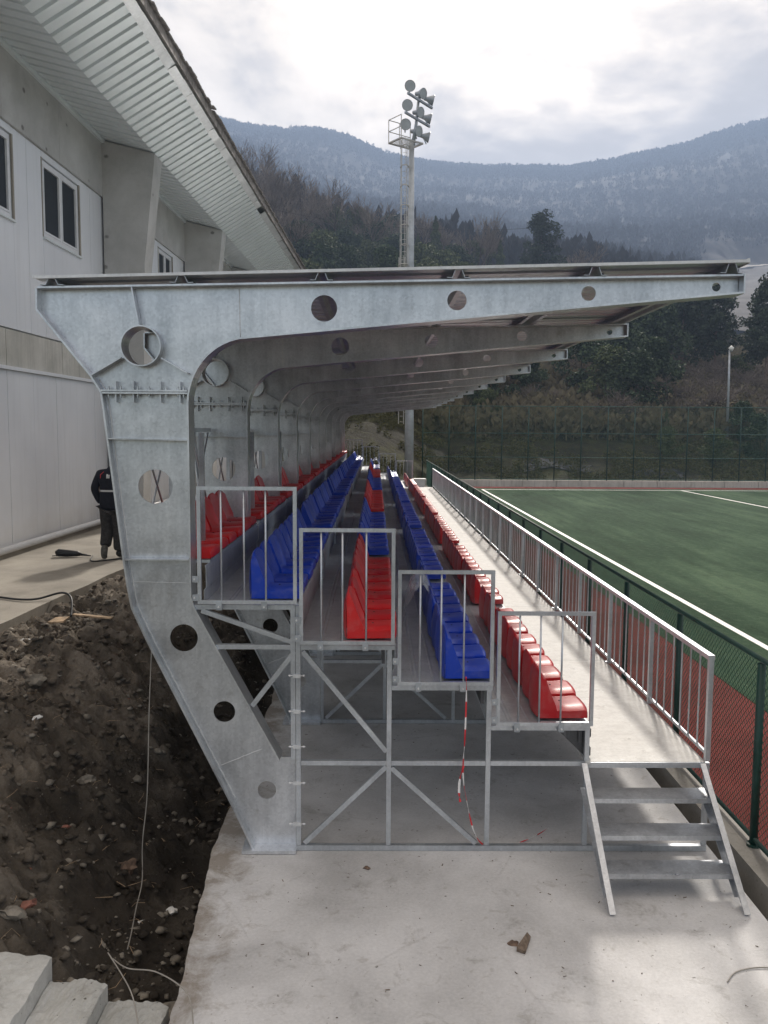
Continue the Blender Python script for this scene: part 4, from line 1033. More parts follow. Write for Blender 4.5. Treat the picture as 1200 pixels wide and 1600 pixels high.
# body (skin): pelvis, spine, bowed neck and head, arms, legs; left foot lifted behind
bj = [((0, 0, 0.96), (0.07, 0.06)), ((0, 0.01, 1.15), (0.11, 0.08)), ((0, 0.03, 1.38), (0.13, 0.09)), ((0, 0.10, 1.50), (0.065, 0.065)), ((0, 0.21, 1.55), (0.085, 0.10)), ((0, 0.30, 1.56), (0.075, 0.085)),
      ((-0.19, 0.03, 1.42), 0.06), ((-0.27, -0.01, 1.17), 0.048), ((-0.22, 0.08, 0.95), 0.036), ((-0.21, 0.11, 0.88), 0.03),
      ((0.19, 0.03, 1.42), 0.06), ((0.27, 0.0, 1.17), 0.048), ((0.24, 0.10, 0.95), 0.036), ((0.23, 0.13, 0.88), 0.03),
      ((-0.09, 0.0, 0.88), 0.05), ((-0.10, 0.06, 0.50), 0.065), ((-0.10, -0.12, 0.20), 0.03), ((-0.10, -0.14, 0.14), 0.03),
      ((0.09, 0.0, 0.88), 0.05), ((0.10, 0.02, 0.50), 0.065), ((0.10, 0.0, 0.12), 0.03), ((0.10, 0.06, 0.06), 0.025)]
be = [(0,1),(1,2),(2,3),(3,4),(4,5),(2,6),(6,7),(7,8),(8,9),(2,10),(10,11),(11,12),(12,13),(0,14),(14,15),(15,16),(16,17),(0,18),(18,19),(19,20),(20,21)]
skin_mesh('body', bj, be, 'skin', 1, pe_)
for sx in (-1, 1):    # hands half closed
    hx_ = 0.222*sx; hb = (hx_, 0.12 if sx > 0 else 0.10, 0.87)
    for q in range(4):
        dx = (q-1.5)*0.017
        skin_mesh('finger', [((hb[0], hb[1]+dx, hb[2]-0.02), 0.011), ((hb[0], hb[1]+dx, hb[2]-0.075), 0.009), ((hb[0]-0.014*sx, hb[1]+dx, hb[2]-0.10-0.004*(q % 2)), 0.008)], [(0, 1), (1, 2)], 'skin', 1, pe_)
    skin_mesh('thumb', [((hb[0]-0.01*sx, hb[1]+0.03, hb[2]), 0.012), ((hb[0]-0.03*sx, hb[1]+0.05, hb[2]-0.04), 0.010)], [(0, 1)], 'skin', 1, pe_)
skin_mesh('hair', [((0, 0.17, 1.585), (0.075, 0.075)), ((0, 0.24, 1.625), (0.09, 0.085)), ((0, 0.30, 1.62), (0.08, 0.07))], [(0, 1), (1, 2)], 'hair', 2, pe_)
jk = [((0, 0, 0.80), (0.235, 0.175)), ((0, 0, 0.88), (0.235, 0.175)), ((0, 0, 1.02), (0.225, 0.16)), ((0, 0.01, 1.22), (0.225, 0.155)), ((0, 0.03, 1.40), (0.20, 0.14)), ((0, 0.06, 1.49), (0.11, 0.09)), ((0, 0.10, 1.555), (0.085, 0.08)),
      ((-0.21, 0.02, 1.42), 0.085), ((-0.30, -0.02, 1.18), 0.075), ((-0.25, 0.06, 0.99), 0.062), ((-0.225, 0.09, 0.92), 0.050),
      ((0.21, 0.02, 1.42), 0.085), ((0.30, 0.0, 1.18), 0.075), ((0.26, 0.08, 0.99), 0.062), ((0.24, 0.11, 0.92), 0.050)]
jacket = skin_mesh('jacket', jk, [(0,1),(1,2),(2,3),(3,4),(4,5),(5,6),(4,7),(7,8),(8,9),(9,10),(4,11),(11,12),(12,13),(13,14)], 'jacket_navy', 2, pe_)
tr = [((0, 0, 0.98), (0.20, 0.155)), ((-0.10, 0.0, 0.80), 0.135), ((-0.105, 0.06, 0.50), 0.118), ((-0.105, -0.06, 0.27), 0.10), ((-0.105, -0.10, 0.20), 0.10),
      ((0.10, 0.0, 0.80), 0.135), ((0.105, 0.02, 0.50), 0.118), ((0.105, 0.0, 0.22), 0.105), ((0.105, 0.0, 0.11), 0.105)]
skin_mesh('trousers', tr, [(0,1),(1,2),(2,3),(3,4),(0,5),(5,6),(6,7),(7,8)], 'trouser_grey', 2, pe_)
skin_mesh('boot', [((-0.105, -0.10, 0.24), 0.065), ((-0.105, -0.15, 0.15), (0.062, 0.07)), ((-0.11, -0.14, 0.04), (0.056, 0.05)), ((-0.11, -0.10, 0.01), (0.05, 0.035))], [(0,1),(1,2),(2,3)], 'boot_sole', 2, pe_)
skin_mesh('boot', [((0.105, -0.01, 0.14), 0.07), ((0.105, -0.01, 0.06), (0.066, 0.055)), ((0.12, 0.10, 0.045), (0.055, 0.045)), ((0.13, 0.18, 0.04), (0.05, 0.035))], [(0,1),(1,2),(2,3)], 'boot_black', 2, pe_)
# strip and printed mark follow the back of the jacket
def wrap(z0, z1, x0, x1, name, mat, bul=0.006):
    dg = bpy.context.evaluated_depsgraph_get(); dg.update(); n = 14; vs = []
    for z in (z0, z1):
        for i in range(n+1):
            x = x0+(x1-x0)*i/n; hit, loc, nor, _ = jacket.ray_cast(Vector((x, -1, z)), Vector((0, 1, 0)))
            vs.append((x, (loc.y if hit else -0.1)-bul, z))
    MB().add(vs, [(i, i+1, n+2+i, n+1+i) for i in range(n)]).build(name, mat, pe_)
wrap(1.135, 1.165, -0.17, 0.17, 'reflective_strip', 'reflective_strip')
wrap(1.36, 1.42, -0.055, 0.0, 'back_print', 'reflective_strip'); wrap(1.39, 1.43, -0.055, -0.03, 'back_print', 'litter_white', 0.009)
MB().tube([(-0.10, -0.085, 1.47), (-0.155, -0.098, 1.42), (-0.16, -0.095, 1.34)], 0.006, 5).build('piping', 'tape_red', pe_)

# ------------------------------------------------------------------ things lying about
gr = empty('power_tool', (-5.50, 15.6, 0.955), rotz=0.12, label='black long-bodied power tool lying on the concrete path by its cable', cat='power tool')
gr.scale = (0.78, 0.78, 0.78)
MB().tube([(-0.36, 0, 0.08), (-0.30, 0, 0.10), (-0.12, 0, 0.085), (0.12, 0, 0.075), (0.20, 0, 0.05)], [0.06, 0.09, 0.085, 0.065, 0.035], 12).build('tool_body', 'black_rubber', gr, smooth=True)
MB().tube([(0.20, 0, 0.05), (0.32, 0.01, 0.035), (0.42, 0.0, 0.02)], [0.03, 0.022, 0.012], 8).build('tool_nose', 'black_rubber', gr, smooth=True)
MB().tube([(-0.34, 0, 0.03), (-0.45, 0.05, 0.02), (-0.30, 0.12, 0.02)], 0.012, 6).build('tool_handle', 'black_rubber', gr, smooth=True)
def cable(name, pts, r_, mat, **k):
    P_ = [Vector(p) for p in pts]; f_ = []
    for i in range(len(P_)-1):
        p0, p1, p2, p3 = P_[max(i-1, 0)], P_[i], P_[i+1], P_[min(i+2, len(P_)-1)]
        for q in range(10):
            t_ = q/10; f_.append(0.5*((2*p1)+(p2-p0)*t_+(2*p0-5*p1+4*p2-p3)*t_*t_+(-p0+3*p1-3*p2+p3)*t_**3))
    f_.append(P_[-1]); return MB().tube(f_, r_, 6).build(name, mat, smooth=True, **k)
cable('tool_cable', [(-5.13, 15.6, 0.975), (-5.0, 15.1, 0.965), (-4.85, 15.05, 0.965), (-4.6, 15.3, 0.965), (-4.45, 15.25, 0.965)], 0.012, 'black_rubber', label='thin black cable running from the power tool towards the walking person', cat='cable')
cable('hose', [(-5.6, 11.9, 0.97), (-5.2, 11.75, 0.97), (-4.8, 11.55, 0.975), (-4.55, 11.55, 0.985), (-4.3, 11.75, 1.03), (-4.12, 11.6, 0.98), (-4.02, 11.3, 0.80)], 0.015, 'black_rubber', label='black hose lying across the concrete path and drooping over its edge', cat='hose')
cable('hanging_wire', [(-1.74, 6.66, 1.68), (-1.765, 6.62, 1.1), (-1.80, 6.64, 0.4), (-1.84, 6.62, 0.0), (-1.83, 6.55, -0.28), (-1.78, 6.2, -0.30), (-1.70, 5.8, -0.24), (-1.62, 5.42, -0.14)], 0.0042, 'cable_grey', label='thin grey wire hanging from the first cantilever frame down into the trench', cat='wire')
cable('bent_wire', [(-1.60, 5.05, 0.03), (-1.45, 4.85, 0.10), (-1.25, 4.75, 0.14), (-1.05, 4.62, 0.10), (-0.98, 4.45, 0.02)], 0.004, 'cable_grey', label='loop of grey wire arching over the lowest concrete step', cat='wire')
cable('straight_wire', [(-1.62, 5.02, 0.09), (-1.40, 4.72, 0.05), (-1.28, 4.45, 0.03)], 0.004, 'cable_grey', label='short grey wire running down over the lowest concrete step', cat='wire')
cable('slab_wire', [(2.62, 4.95, 0.006), (2.40, 5.0, 0.007), (2.22, 4.96, 0.006), (2.12, 4.86, 0.006)], 0.004, 'cable_grey', label='thin curved wire lying on the slab near the drain channel', cat='wire')
# broken concrete steps in the near corner
cs_ = empty('concrete_steps', (-1.9, 4.6, -0.3), label='rough broken concrete steps descending to the slab at the near corner', cat='steps')
def rough_block(x0, x1, y0, y1, z0, z1, seed):
    nx, ny = 26, 46; A_, B_ = np.meshgrid(np.linspace(0, 1, nx), np.linspace(0, 1, ny), indexing='ij')
    X_ = x0+(x1-x0)*A_; Y_ = y0+(y1-y0)*B_ + (B_ > 0.98)*0.03*fbm(A_*3+seed, B_*0+seed, 1.1, 2, .5, seed); X_ = X_+0.012*fbm(A_*4, B_*12, 1.0, 4, .6, seed+2)*(A_ > 0.97)
    Y_ = Y_ - 0.03*(A_ > 0.8)*(A_-0.8)/0.2*(B_**3)
    Z_ = z1 + 0.020*fbm(X_, Y_, 9, 6, 0.72, seed+3) - 0.012*np.clip((B_-0.95)/0.05, 0, 1)**2 - 0.006*np.clip((A_-0.94)/0.06, 0, 1)**2
    v = [(float(a), float(b), float(c)) for a, b, c in zip(X_.ravel(), Y_.ravel(), Z_.ravel())]; id_ = lambda i, j: i*ny+j
    f_ = [(id_(i, j), id_(i+1, j), id_(i+1, j+1), id_(i, j+1)) for i in range(nx-1) for j in range(ny-1)]
    rim = [id_(i, 0) for i in range(nx)] + [id_(nx-1, j) for j in range(1, ny)] + [id_(i, ny-1) for i in range(nx-2, -1, -1)] + [id_(0, j) for j in range(ny-2, 0, -1)]
    b0 = len(v); rr = random.Random(seed)
    for q in rim: v.append((v[q][0]+rr.uniform(-.006, .006), v[q][1]+rr.uniform(-.01, .01), (v[q][2]+z0)/2))
    b1 = len(v)
    for q in rim: v.append((v[q][0], v[q][1], z0))
    n = len(rim)
    for i in range(n): i2 = (i+1) % n; f_.append((rim[i], b0+i, b0+i2, rim[i2])); f_.append((b0+i, b1+i, b1+i2, b0+i2))
    mb = MB(); mb.add(v, f_); return mb
o = Vector(cs_.location)
for (x0, x1, y0, y1, z1, sd_) in ((-2.9, -1.875, 2.8, 4.84, 0.21, 1), (-1.87, -1.545, 2.8, 4.78, 0.085, 2), (-1.54, -1.185, 2.8, 4.76, -0.035, 3)):
    rough_block(x0-o.x, x1-o.x, y0-o.y, y1-o.y, -0.75-o.z, z1-o.z, sd_).build('step', 'step_concrete', cs_, fix=True)

def rock(name, x, y, s3, mat, label, seed, rotz=0, z=None, cat='stone', **k):
    tv, tf = stone_template(seed, 2); mb = MB(); rr = random.Random(seed)
    tv = tv*np.array(s3)
    mb.add([tuple(a) for a in tv], [tuple(f) for f in tf])
    zz = (soil_z(x, y) if z is None else z) + s3[2]*0.35
    return mb.build(name, mat, loc=(x, y, zz), rot=(rr.uniform(-.3, .3), rr.uniform(-.3, .3), rotz), label=label, cat=cat, **k)
rock('broken_slab', -1.40, 5.42, (0.16, 0.12, 0.10), 'stone_grey', 'angular grey-brown chunk of broken concrete wedged between the lowest step and the slab', 41, 0.4)
rock('brick_chunk', -2.28, 5.45, (0.07, 0.05, 0.05), 'brick_red', 'orange-red brick fragment lying in the soil above the concrete steps', 42, cat='brick')
rock('stone', -2.30, 5.25, (0.10, 0.07, 0.06), 'stone_grey', 'rounded grey stone just behind the topmost concrete step', 43)
rock('brick_chunk', -1.66, 5.14, (0.05, 0.05, 0.04), 'brick_red', 'red brick chip at the foot of the hanging wire by the lowest step', 44, cat='brick')
rock('stone', -1.58, 5.20, (0.07, 0.05, 0.05), 'stone_brown', 'brown stone beside the brick chip by the lowest step', 45)
rock('stone', -3.62, 9.0, (0.17, 0.10, 0.09), 'stone_grey', 'large flat grey stone half buried in the middle of the soil bank', 46, 0.5)
rock('stone', -2.6, 7.6, (0.09, 0.07, 0.07), 'stone_grey', 'pale grey stone in the middle of the bank below the large flat stone', 47)
rock('stone', -2.05, 6.9, (0.10, 0.09, 0.10), 'stone_brown', 'tall brown clod standing near the hanging wire', 48)
rock('brick_chunk', -2.55, 6.9, (0.04, 0.03, 0.03), 'brick_red', 'small red brick piece in the middle of the soil bank', 49, cat='brick')
rock('clay_pot', -1.62, 6.62, (0.045, 0.04, 0.05), 'litter_white', 'white round plastic cap lying in the trench', 50, cat='cap')
rock('litter', -1.63, 7.85, (0.05, 0.03, 0.02), 'litter_white', 'torn white scrap lying deep in the trench behind the hanging wire', 51, cat='scrap')
rock('litter', -1.78, 6.33, (0.035, 0.03, 0.025), 'litter_white', 'white crumpled foil stuck at the lower end of the hanging wire', 52, cat='foil')
for i, (x, y, lab) in enumerate(((-4.42, 9.95, 'crumpled white paper lying against the edge of the concrete path'), (-4.15, 10.1, 'second white paper scrap in the soil just off the path edge'), (-3.2, 8.0, 'small white flake lying halfway down the soil bank'), (-3.0, 10.8, 'pale chip lying high on the bank beyond the plywood piece'))):
    rock('litter', x, y, (0.06, 0.04, 0.02), 'litter_white', lab, 60+i, cat='paper')
mb = MB(); mb.add([(-.11, -.06, 0), (.10, -.09, .02), (.13, .06, .05), (-.06, .09, .03), (-.11, -.06, .02), (.10, -.09, .04), (.13, .06, .07), (-.06, .09, .05)], [(3,2,1,0), (4,5,6,7), (0,1,5,4), (1,2,6,5), (2,3,7,6), (3,0,4,7)])
mb.build('plywood_piece', 'timber', loc=(-4.05, 10.9, soil_z(-4.05, 10.9)+0.05), label='pale broken piece of plywood standing in the soil by the path edge', cat='wood')
mb = MB().box(-.28, .28, -.03, .03, 0, .02); mb.build('timber_strip', 'timber', loc=(-3.75, 11.35, soil_z(-3.75, 11.35)+0.03), rot=(0.05, 0.04, -0.2), label='thin timber strip lying in the soil behind the plywood piece', cat='wood')
mb = MB(); mb.add([(-.10, -.05, 0), (-.03, -.10, 0), (.13, .10, 0), (.10, .12, 0), (-.10, -.05, .05), (-.03, -.10, .03), (.13, .10, .02), (.10, .12, .055)], [(3,2,1,0), (4,5,6,7), (0,1,5,4), (1,2,6,5), (2,3,7,6), (3,0,4,7)])
mb.build('wood_offcut', 'weathered_wood', loc=(0.96, 5.22, 0.004), rot=(0, 0, 0.2), scale=(0.62, 0.8, 0.6), label='brown pointed wood offcut lying on the open slab', cat='wood')
rock('dry_leaf', 0.90, 5.25, (0.035, 0.03, 0.012), 'stone_brown', 'crumpled dry leaf beside the wood offcut on the slab', 70, z=0.0, cat='leaf')
rock('pebble', -0.05, 6.21, (0.028, 0.025, 0.022), 'stone_brown', 'small brown pebble on the slab in front of the base rail', 71, z=0.0, cat='pebble')
mb = MB(); r = random.Random(12)
for _ in range(260):
    x, y = r.uniform(-1.0, 2.5), 3.9+r.random()*6; a = r.uniform(0, 6.28); L = 0.003+0.028*r.random()**3
    mb.tube([(x, y, 0.003), (x+L*math.cos(a), y+L*math.sin(a), 0.004)], r.uniform(0.001, 0.0035), 4)
mb.build('slab_grit', 'weathered_wood', kind='stuff', label='grit, twigs and leaf crumbs scattered over the slab')
# ------------------------------------------------------------------ trees
def branch_tree(seed, H=12, spread=0.75, levels=5, r0=0.16, upw=0.35, fl=0.014):
    """bare tree: returns MB of the trunk and limbs and MB of the twigs (tapered tubes)"""
    rr = random.Random(seed); tr_ = MB(); tw = MB()
    def grow(p, d, L, r_, lev):
        n = 4 if lev < 2 else 3; pts = [p]; rs = [r_]; q = p.copy(); dd = d.copy(); j = 0.20 if lev else 0.08
        for i in range(n):
            dd = (dd + Vector((rr.uniform(-j, j), rr.uniform(-j, j), rr.uniform(-.08, .12)+0.05*upw))).normalized(); q = q+dd*(L/n); pts.append(q); rs.append(r_*(1-0.38*(i+1)/n))
        (tr_ if lev <= 1 else tw).tube(pts, [max(x, fl) for x in rs], 5 if lev == 0 else 3, caps=False)
        if lev >= levels: return
        m = (4, 4, 4, 3, 3)[lev]; a0 = rr.uniform(0, 6.28)
        for k in range(m):
            t_ = rr.uniform(0.30, 1.0) if lev else rr.uniform(0.55, 1.0); i = min(int(t_*n), n-1); pp = pts[i].lerp(pts[i+1], t_*n-i)
            a = a0+k*6.28/m+rr.uniform(-.6, .6); v = Vector((math.cos(a), math.sin(a), 0)); e = rr.uniform(0.45, 1.0)*spread
            grow(pp, (dd*(1-0.25*e)+v*e+Vector((0, 0, 0.12))).normalized(), L*rr.uniform(0.50, 0.78), rs[i]*0.58, lev+1)
        grow(pts[-1], dd, L*0.62, rs[-1]*0.8, lev+1)
    grow(Vector((0, 0, -0.4)), Vector((rr.uniform(-.08, .08), rr.uniform(-.08, .08), 1)), H*0.36, r0, 0)
    return tr_, tw
def leaf_crown(seed, n, fn, size, flat_=0.5):
    """n small leaf faces whose centres come from fn(rng) -> (x, y, z)"""
    g = np.random.default_rng(seed); C = fn(g, n); s_ = size*g.uniform(0.5, 1.3, (len(C), 1, 1))
    q = g.normal(size=(len(C), 2, 3)); u = q[:, 0]; u /= np.linalg.norm(u, axis=1)[:, None]; v = q[:, 1]-np.sum(q[:, 1]*u, 1)[:, None]*u; v /= np.linalg.norm(v, axis=1)[:, None]
    K = np.array([[-.5, -.2], [.1, -.5], [.5, .15], [-.05, .5]])
    V = C[:, None] + (K[None, :, 0:1]*u[:, None] + K[None, :, 1:2]*v[:, None])*s_
    F = np.arange(len(C)*4).reshape(-1, 4); return V.reshape(-1, 3), F
def clumps(cents, rads, squash=0.75):
    def fn(g, n):
        w_ = np.array(rads)**2; k = g.choice(len(cents), n, p=w_/w_.sum()); d = g.normal(size=(n, 3)); d /= np.linalg.norm(d, axis=1)[:, None]
        rr = (g.random(n)**0.35)[:, None]*np.array(rads)[k][:, None]; d[:, 2] *= squash; return np.array(cents)[k]+d*rr
    return fn
def broad_evergreen(seed, H, W, n=2600, size=0.32):
    g = np.random.default_rng(seed); m = 26; C = []; R = []
    for i in range(m):
        t_ = g.random()**0.8; a = g.random()*6.28; rr = W*0.5*math.sin(math.pi*min(0.95, 0.15+0.8*t_))*g.random()**0.5
        C.append((rr*math.cos(a), rr*math.sin(a), H*(0.10+0.82*t_))); R.append(W*g.uniform(0.13, 0.24))
    return leaf_crown(seed, n, clumps(C, R), size)
def pine_crown(seed, H, W, n=3000, size=0.30, low=0.30):
    g = np.random.default_rng(seed); C = []; R = []; limbs = []
    for i in range(20):
        t_ = i/19; z = H*(low+(0.96-low)*t_); L = W*0.5*(1-t_*0.72)*g.uniform(0.55, 1.15); a = i*2.4+g.random()
        tip = (L*math.cos(a), L*math.sin(a), z+L*0.18); limbs.append(((0, 0, z-0.2), tip))
        for q in (0.3, 0.55, 0.8, 1.0): C.append((tip[0]*q+g.normal()*0.3, tip[1]*q+g.normal()*0.3, z+L*0.18*q+0.15+g.normal()*0.25)); R.append(W*g.uniform(0.07, 0.135))
    C.append((0, 0, H*0.97)); R.append(W*0.09)
    V, F = leaf_crown(seed, n, clumps(C, R, 0.8), size); return V, F, limbs
def conifer_crown(seed, H, W, n=2200, size=0.30):
    def fn(g, n_):
        t_ = g.random(n_)**0.75; r_ = W*0.5*(1-t_)**0.85*(0.35+0.65*g.random(n_)**0.5)*(1+0.25*np.sin(t_*38)); a = g.random(n_)*6.28
        return np.stack([r_*np.cos(a), r_*np.sin(a), H*(0.04+0.96*t_)-r_*0.25], 1)
    return leaf_crown(seed, n, fn, size)
PROTO = {}
def reg(kind, parts_): PROTO[kind] = parts_
for i in range(4):
    a, b = branch_tree(100+i, 12, (0.75, 0.95, 0.62, 0.85)[i], 4, 0.19, 0.5, 0.022); reg('bare%d' % i, [('trunk', a.mesh('trunk', 'bark')), ('crown', b.mesh('crown', 'twig_brown'))])
for i in range(2):
    a, b = branch_tree(120+i, 12, 0.6, 4, 0.17, 0.6, 0.02); ivy = leaf_crown(130+i, 1300, clumps([(0.1*math.sin(k), 0.1*math.cos(k), 0.4+k*0.55) for k in range(11)]+[(0.9, 0.2, 5.2), (-0.8, 0.1, 5.9)], [0.75-0.03*k for k in range(11)]+[0.5, 0.5], 1.0), 0.26)
    reg('ivy%d' % i, [('trunk', a.mesh('trunk', 'bark')), ('crown', b.mesh('crown', 'twig_brown')), ('ivy', np_mesh('ivy', ivy[0], ivy[1], ['leaf_mid']))])
def trunk_only(H, r_=0.14, limbs=()):
    mb = MB().tube([(0, 0, -0.4), (0.04*H*0.3, 0, H*0.5), (0, 0, H*0.93)], [r_, r_*0.7, r_*0.2], 6, caps=False)
    for a, b in limbs: mb.tube([a, b], [r_*0.3, r_*0.08], 3, caps=False)
    return mb
for i in range(3):
    V, F = broad_evergreen(140+i, 8, 6.5, 5200, 0.30); reg('ever%d' % i, [('trunk', trunk_only(7).mesh('trunk', 'bark')), ('crown', np_mesh('crown', V, F, ['leaf_dark' if i != 1 else 'leaf_mid']))])
for i in range(3):
    V, F, L = pine_crown(150+i, 11, 7.0, 9000, 0.24, 0.34 if i != 2 else 0.15); reg('pine%d' % i, [('trunk', trunk_only(11, 0.17, L).mesh('trunk', 'bark_pale')), ('crown', np_mesh('crown', V, F, ['leaf_pine']))])
V, F = conifer_crown(160, 9, 3.6, 4200, 0.26); reg('conifer0', [('trunk', trunk_only(8.5, 0.13).mesh('trunk', 'bark')), ('crown', np_mesh('crown', V, F, ['leaf_mid']))])
for i in range(3):
    a, b = branch_tree(170+i, 4.2, 1.1, 4, 0.05, 0.25, 0.009); V, F = leaf_crown(175+i, 500, clumps([(0, 0, 1.2), (.8, .3, 1.6), (-.7, -.4, 1.5)], [0.9, 0.8, 0.8]), 0.14)
    reg('brush%d' % i, [('stems', a.mesh('stems', 'bark')), ('twigs', b.mesh('twigs', 'twig_brown')), ('leaves', np_mesh('leaves', V, F, ['brush']))])
NAME = {'bare': 'bare_tree', 'ivy': 'ivy_clad_tree', 'ever': 'evergreen_tree', 'pine': 'pine_tree', 'conifer': 'conifer_tree', 'brush': 'bare_shrub'}
CAT = {'bare': 'tree', 'ivy': 'tree', 'ever': 'tree', 'pine': 'pine tree', 'conifer': 'tree', 'brush': 'shrub'}
BASEH = {'bare': 11.5, 'ivy': 11.0, 'ever': 8, 'pine': 11, 'conifer': 9, 'brush': 4.0}
tr_rng = random.Random(77)
def tree(kind, px, Y, h, label, group=None, wide=1.0):
    base = kind.rstrip('0123456789'); s_ = h/BASEH[base]; x, y, z = P(px, Y)
    t_ = empty(NAME[base], (x, y, z-0.1), rotz=tr_rng.uniform(0, 6.28), label=label, cat=CAT[base], group=group); t_.scale = (s_*wide, s_*wide, s_)
    for n_, me in PROTO[kind]: place(me, n_, t_)
    return t_
named = [
 ('bare0', 392, 175, 20, 'bare brown tree rising just behind the eave of the building'),
 ('bare1', 418, 165, 17, 'slim bare tree between the building eave and the tallest bare pair'),
 ('bare2', 440, 150, 17.5, 'tall bare tree with an upright crown on the crest above the evergreens'),
 ('bare3', 468, 152, 18.5, 'tallest bare tree with a wide open crown on the crest left of the mast'),
 ('bare0', 500, 160, 15, 'low bare tree in the gap after the tallest bare pair'),
 ('bare1', 530, 150, 18, 'broad rounded bare tree midway between the building and the mast'),
 ('bare2', 552, 158, 14, 'small bare tree beside the broad rounded one'),
 ('bare3', 577, 150, 16, 'bare tree with a fan-shaped crown just left of the mast ladder'),
 ('bare1', 603, 160, 12, 'low bare tree directly behind the mast ladder'),
 ('bare0', 655, 165, 13, 'bare tree just right of the mast on the crest'),
 ('bare2', 680, 160, 11, 'thin bare tree second to the right of the mast'),
 ('bare3', 708, 170, 10, 'short bare tree between the mast and the ivy-clad tree'),
 ('ivy0', 738, 150, 15.5, 'tall bare tree with ivy climbing its trunk, seen above the canopy roof'),
 ('ivy1', 757, 155, 14, 'second ivy-clad tree leaning beside the tall one'),
 ('conifer0', 776, 150, 9.5, 'narrow green conifer between the ivy-clad trees and the large pine'),
 ('pine2', 838, 140, 14.5, 'large dark umbrella pine standing alone above the canopy roof'),
 ('bare1', 820, 132, 8, 'brown bare tree in front of the large umbrella pine'),
 ('bare2', 852, 130, 8.5, 'low rounded bare tree at the foot of the large umbrella pine'),
 ('bare0', 903, 150, 11, 'bare tree with upright branches right of the large umbrella pine'),
 ('bare3', 930, 160, 9, 'faint low bare tree right of the upright bare one'),
 ('bare2', 990, 160, 9.5, 'small bare tree above the end of the canopy roof'),
 ('ever0', 1048, 130, 8.5, 'dense dark evergreen poking above the tip of the canopy roof'),
 ('pine0', 1062, 92, 11, 'dark pine just below the canopy tip'),
 ('pine1', 1112, 88, 10.5, 'tall feathery pine in front of the grey quarry slope'),
 ('pine0', 1192, 80, 10.5, 'leaning pine at the picture edge with its crown over the quarry'),
 ('ever1', 1150, 86, 3.6, 'small round green bush beside the trunk of the leaning pine'),
 ('ever0', 1025, 84, 7.5, 'broad dark evergreen under the second cantilever tip'),
 ('ever2', 965, 80, 6.5, 'dark evergreen mass behind the third cantilever tip'),
 ('ever1', 945, 70, 5.5, 'bluish green evergreen in the middle of the slope above the tall fence'),
 ('ever0', 905, 74, 6.0, 'very dark evergreen thicket right of the bluish green one'),
 ('ever2', 990, 68, 5.5, 'dark rounded evergreen at the centre of the slope above the fence'),
 ('ever0', 1018, 71, 6.0, 'dark evergreen just right of the rounded one'),
 ('ever0', 828, 72, 4.0, 'dark square-topped bush directly below the row of beam tips'),
 ('ever2', 740, 67, 3.2, 'low dark bush on the bank near the corner of the tall fence'),
 ('ever1', 760, 66, 2.6, 'small green bush behind the tall fence next to the corner one'),
 ('ever1', 1045, 58, 2.3, 'young green bush just behind the mesh of the tall fence'),
 ('ever1', 1120, 57, 2.6, 'bright green bush low behind the tall fence near the lamp post'),
 ('ever2', 1190, 58, 3.2, 'large green bush behind the tall fence at the picture edge'),
 ('conifer0', 1040, 62, 2.4, 'tiny pointed conifer behind the top rail of the tall fence'),
 ('ever0', 1160, 62, 3.0, 'dark shrub right of the lamp post behind the fence'),
]
for a in named: tree(*a)
rr = random.Random(31)
for i in range(74):     # green slope left of the mast
    px = rr.uniform(455, 720); Y = rr.uniform(95, 158 if px > 640 else 190)
    if px < 490 and Y > 140: continue
    k_ = rr.choice(('ever0', 'ever1', 'ever2', 'ever1', 'ever1', 'conifer0')); tree(k_, px, Y, rr.uniform(5.5, 8.5)*(1.25 if Y > 150 else 1.0), {'ever0': 'dark round', 'ever2': 'dark uneven', 'ever1': 'pale green bushy', 'conifer0': 'pointed'}[k_]+' evergreen in the green slope between the building and the mast', 'evergreens crowding the slope behind the mast', 1.0)
for i in range(26):
    tree('bare%d' % rr.randrange(4), rr.uniform(340, 480), rr.uniform(110, 185), rr.uniform(9, 15), 'brown bare tree in the thick bare wood beside the eave of the building', 'bare trees in the wood beside the building')
for i in range(16):
    k_ = rr.choice(('bare0', 'bare1', 'ever2', 'bare3', 'brush1')); tree(k_, rr.uniform(640, 820), rr.uniform(130, 165), rr.uniform(4, 8), ('bare' if k_[0] == 'b' else 'dark green')+' low tree of the copse seen just above the canopy roof', 'low copse above the canopy roof')
for i in range(46):
    px = rr.uniform(960, 1240); Y = rr.uniform(62, 92)
    tree('brush%d' % rr.randrange(3), px, Y, rr.uniform(2.6, 4.6), 'tangled brown shrub in the leafless thicket below the pines', 'bare shrubs below the pines', 1.3)
for i in range(26):
    tree('brush%d' % rr.randrange(3), rr.uniform(760, 960), rr.uniform(62, 86), rr.uniform(1.6, 3.2), 'low reddish leafless shrub on the bank above the tall fence', 'low shrubs on the bank', 1.4)
for i in range(22):
    tree(rr.choice(('ever0', 'ever2', 'pine0')), rr.uniform(860, 1090), rr.uniform(84, 120), rr.uniform(5.5, 9), 'dark evergreen crowding the upper slope under the canopy tips', 'evergreens on the upper slope')
for i in range(14):
    tree(rr.choice(('ever0', 'brush0', 'brush1', 'ever2')), rr.uniform(640, 800), rr.uniform(70, 100), rr.uniform(3, 6), 'bush on the dark slope seen under the canopy beams', 'bushes under the canopy beams')
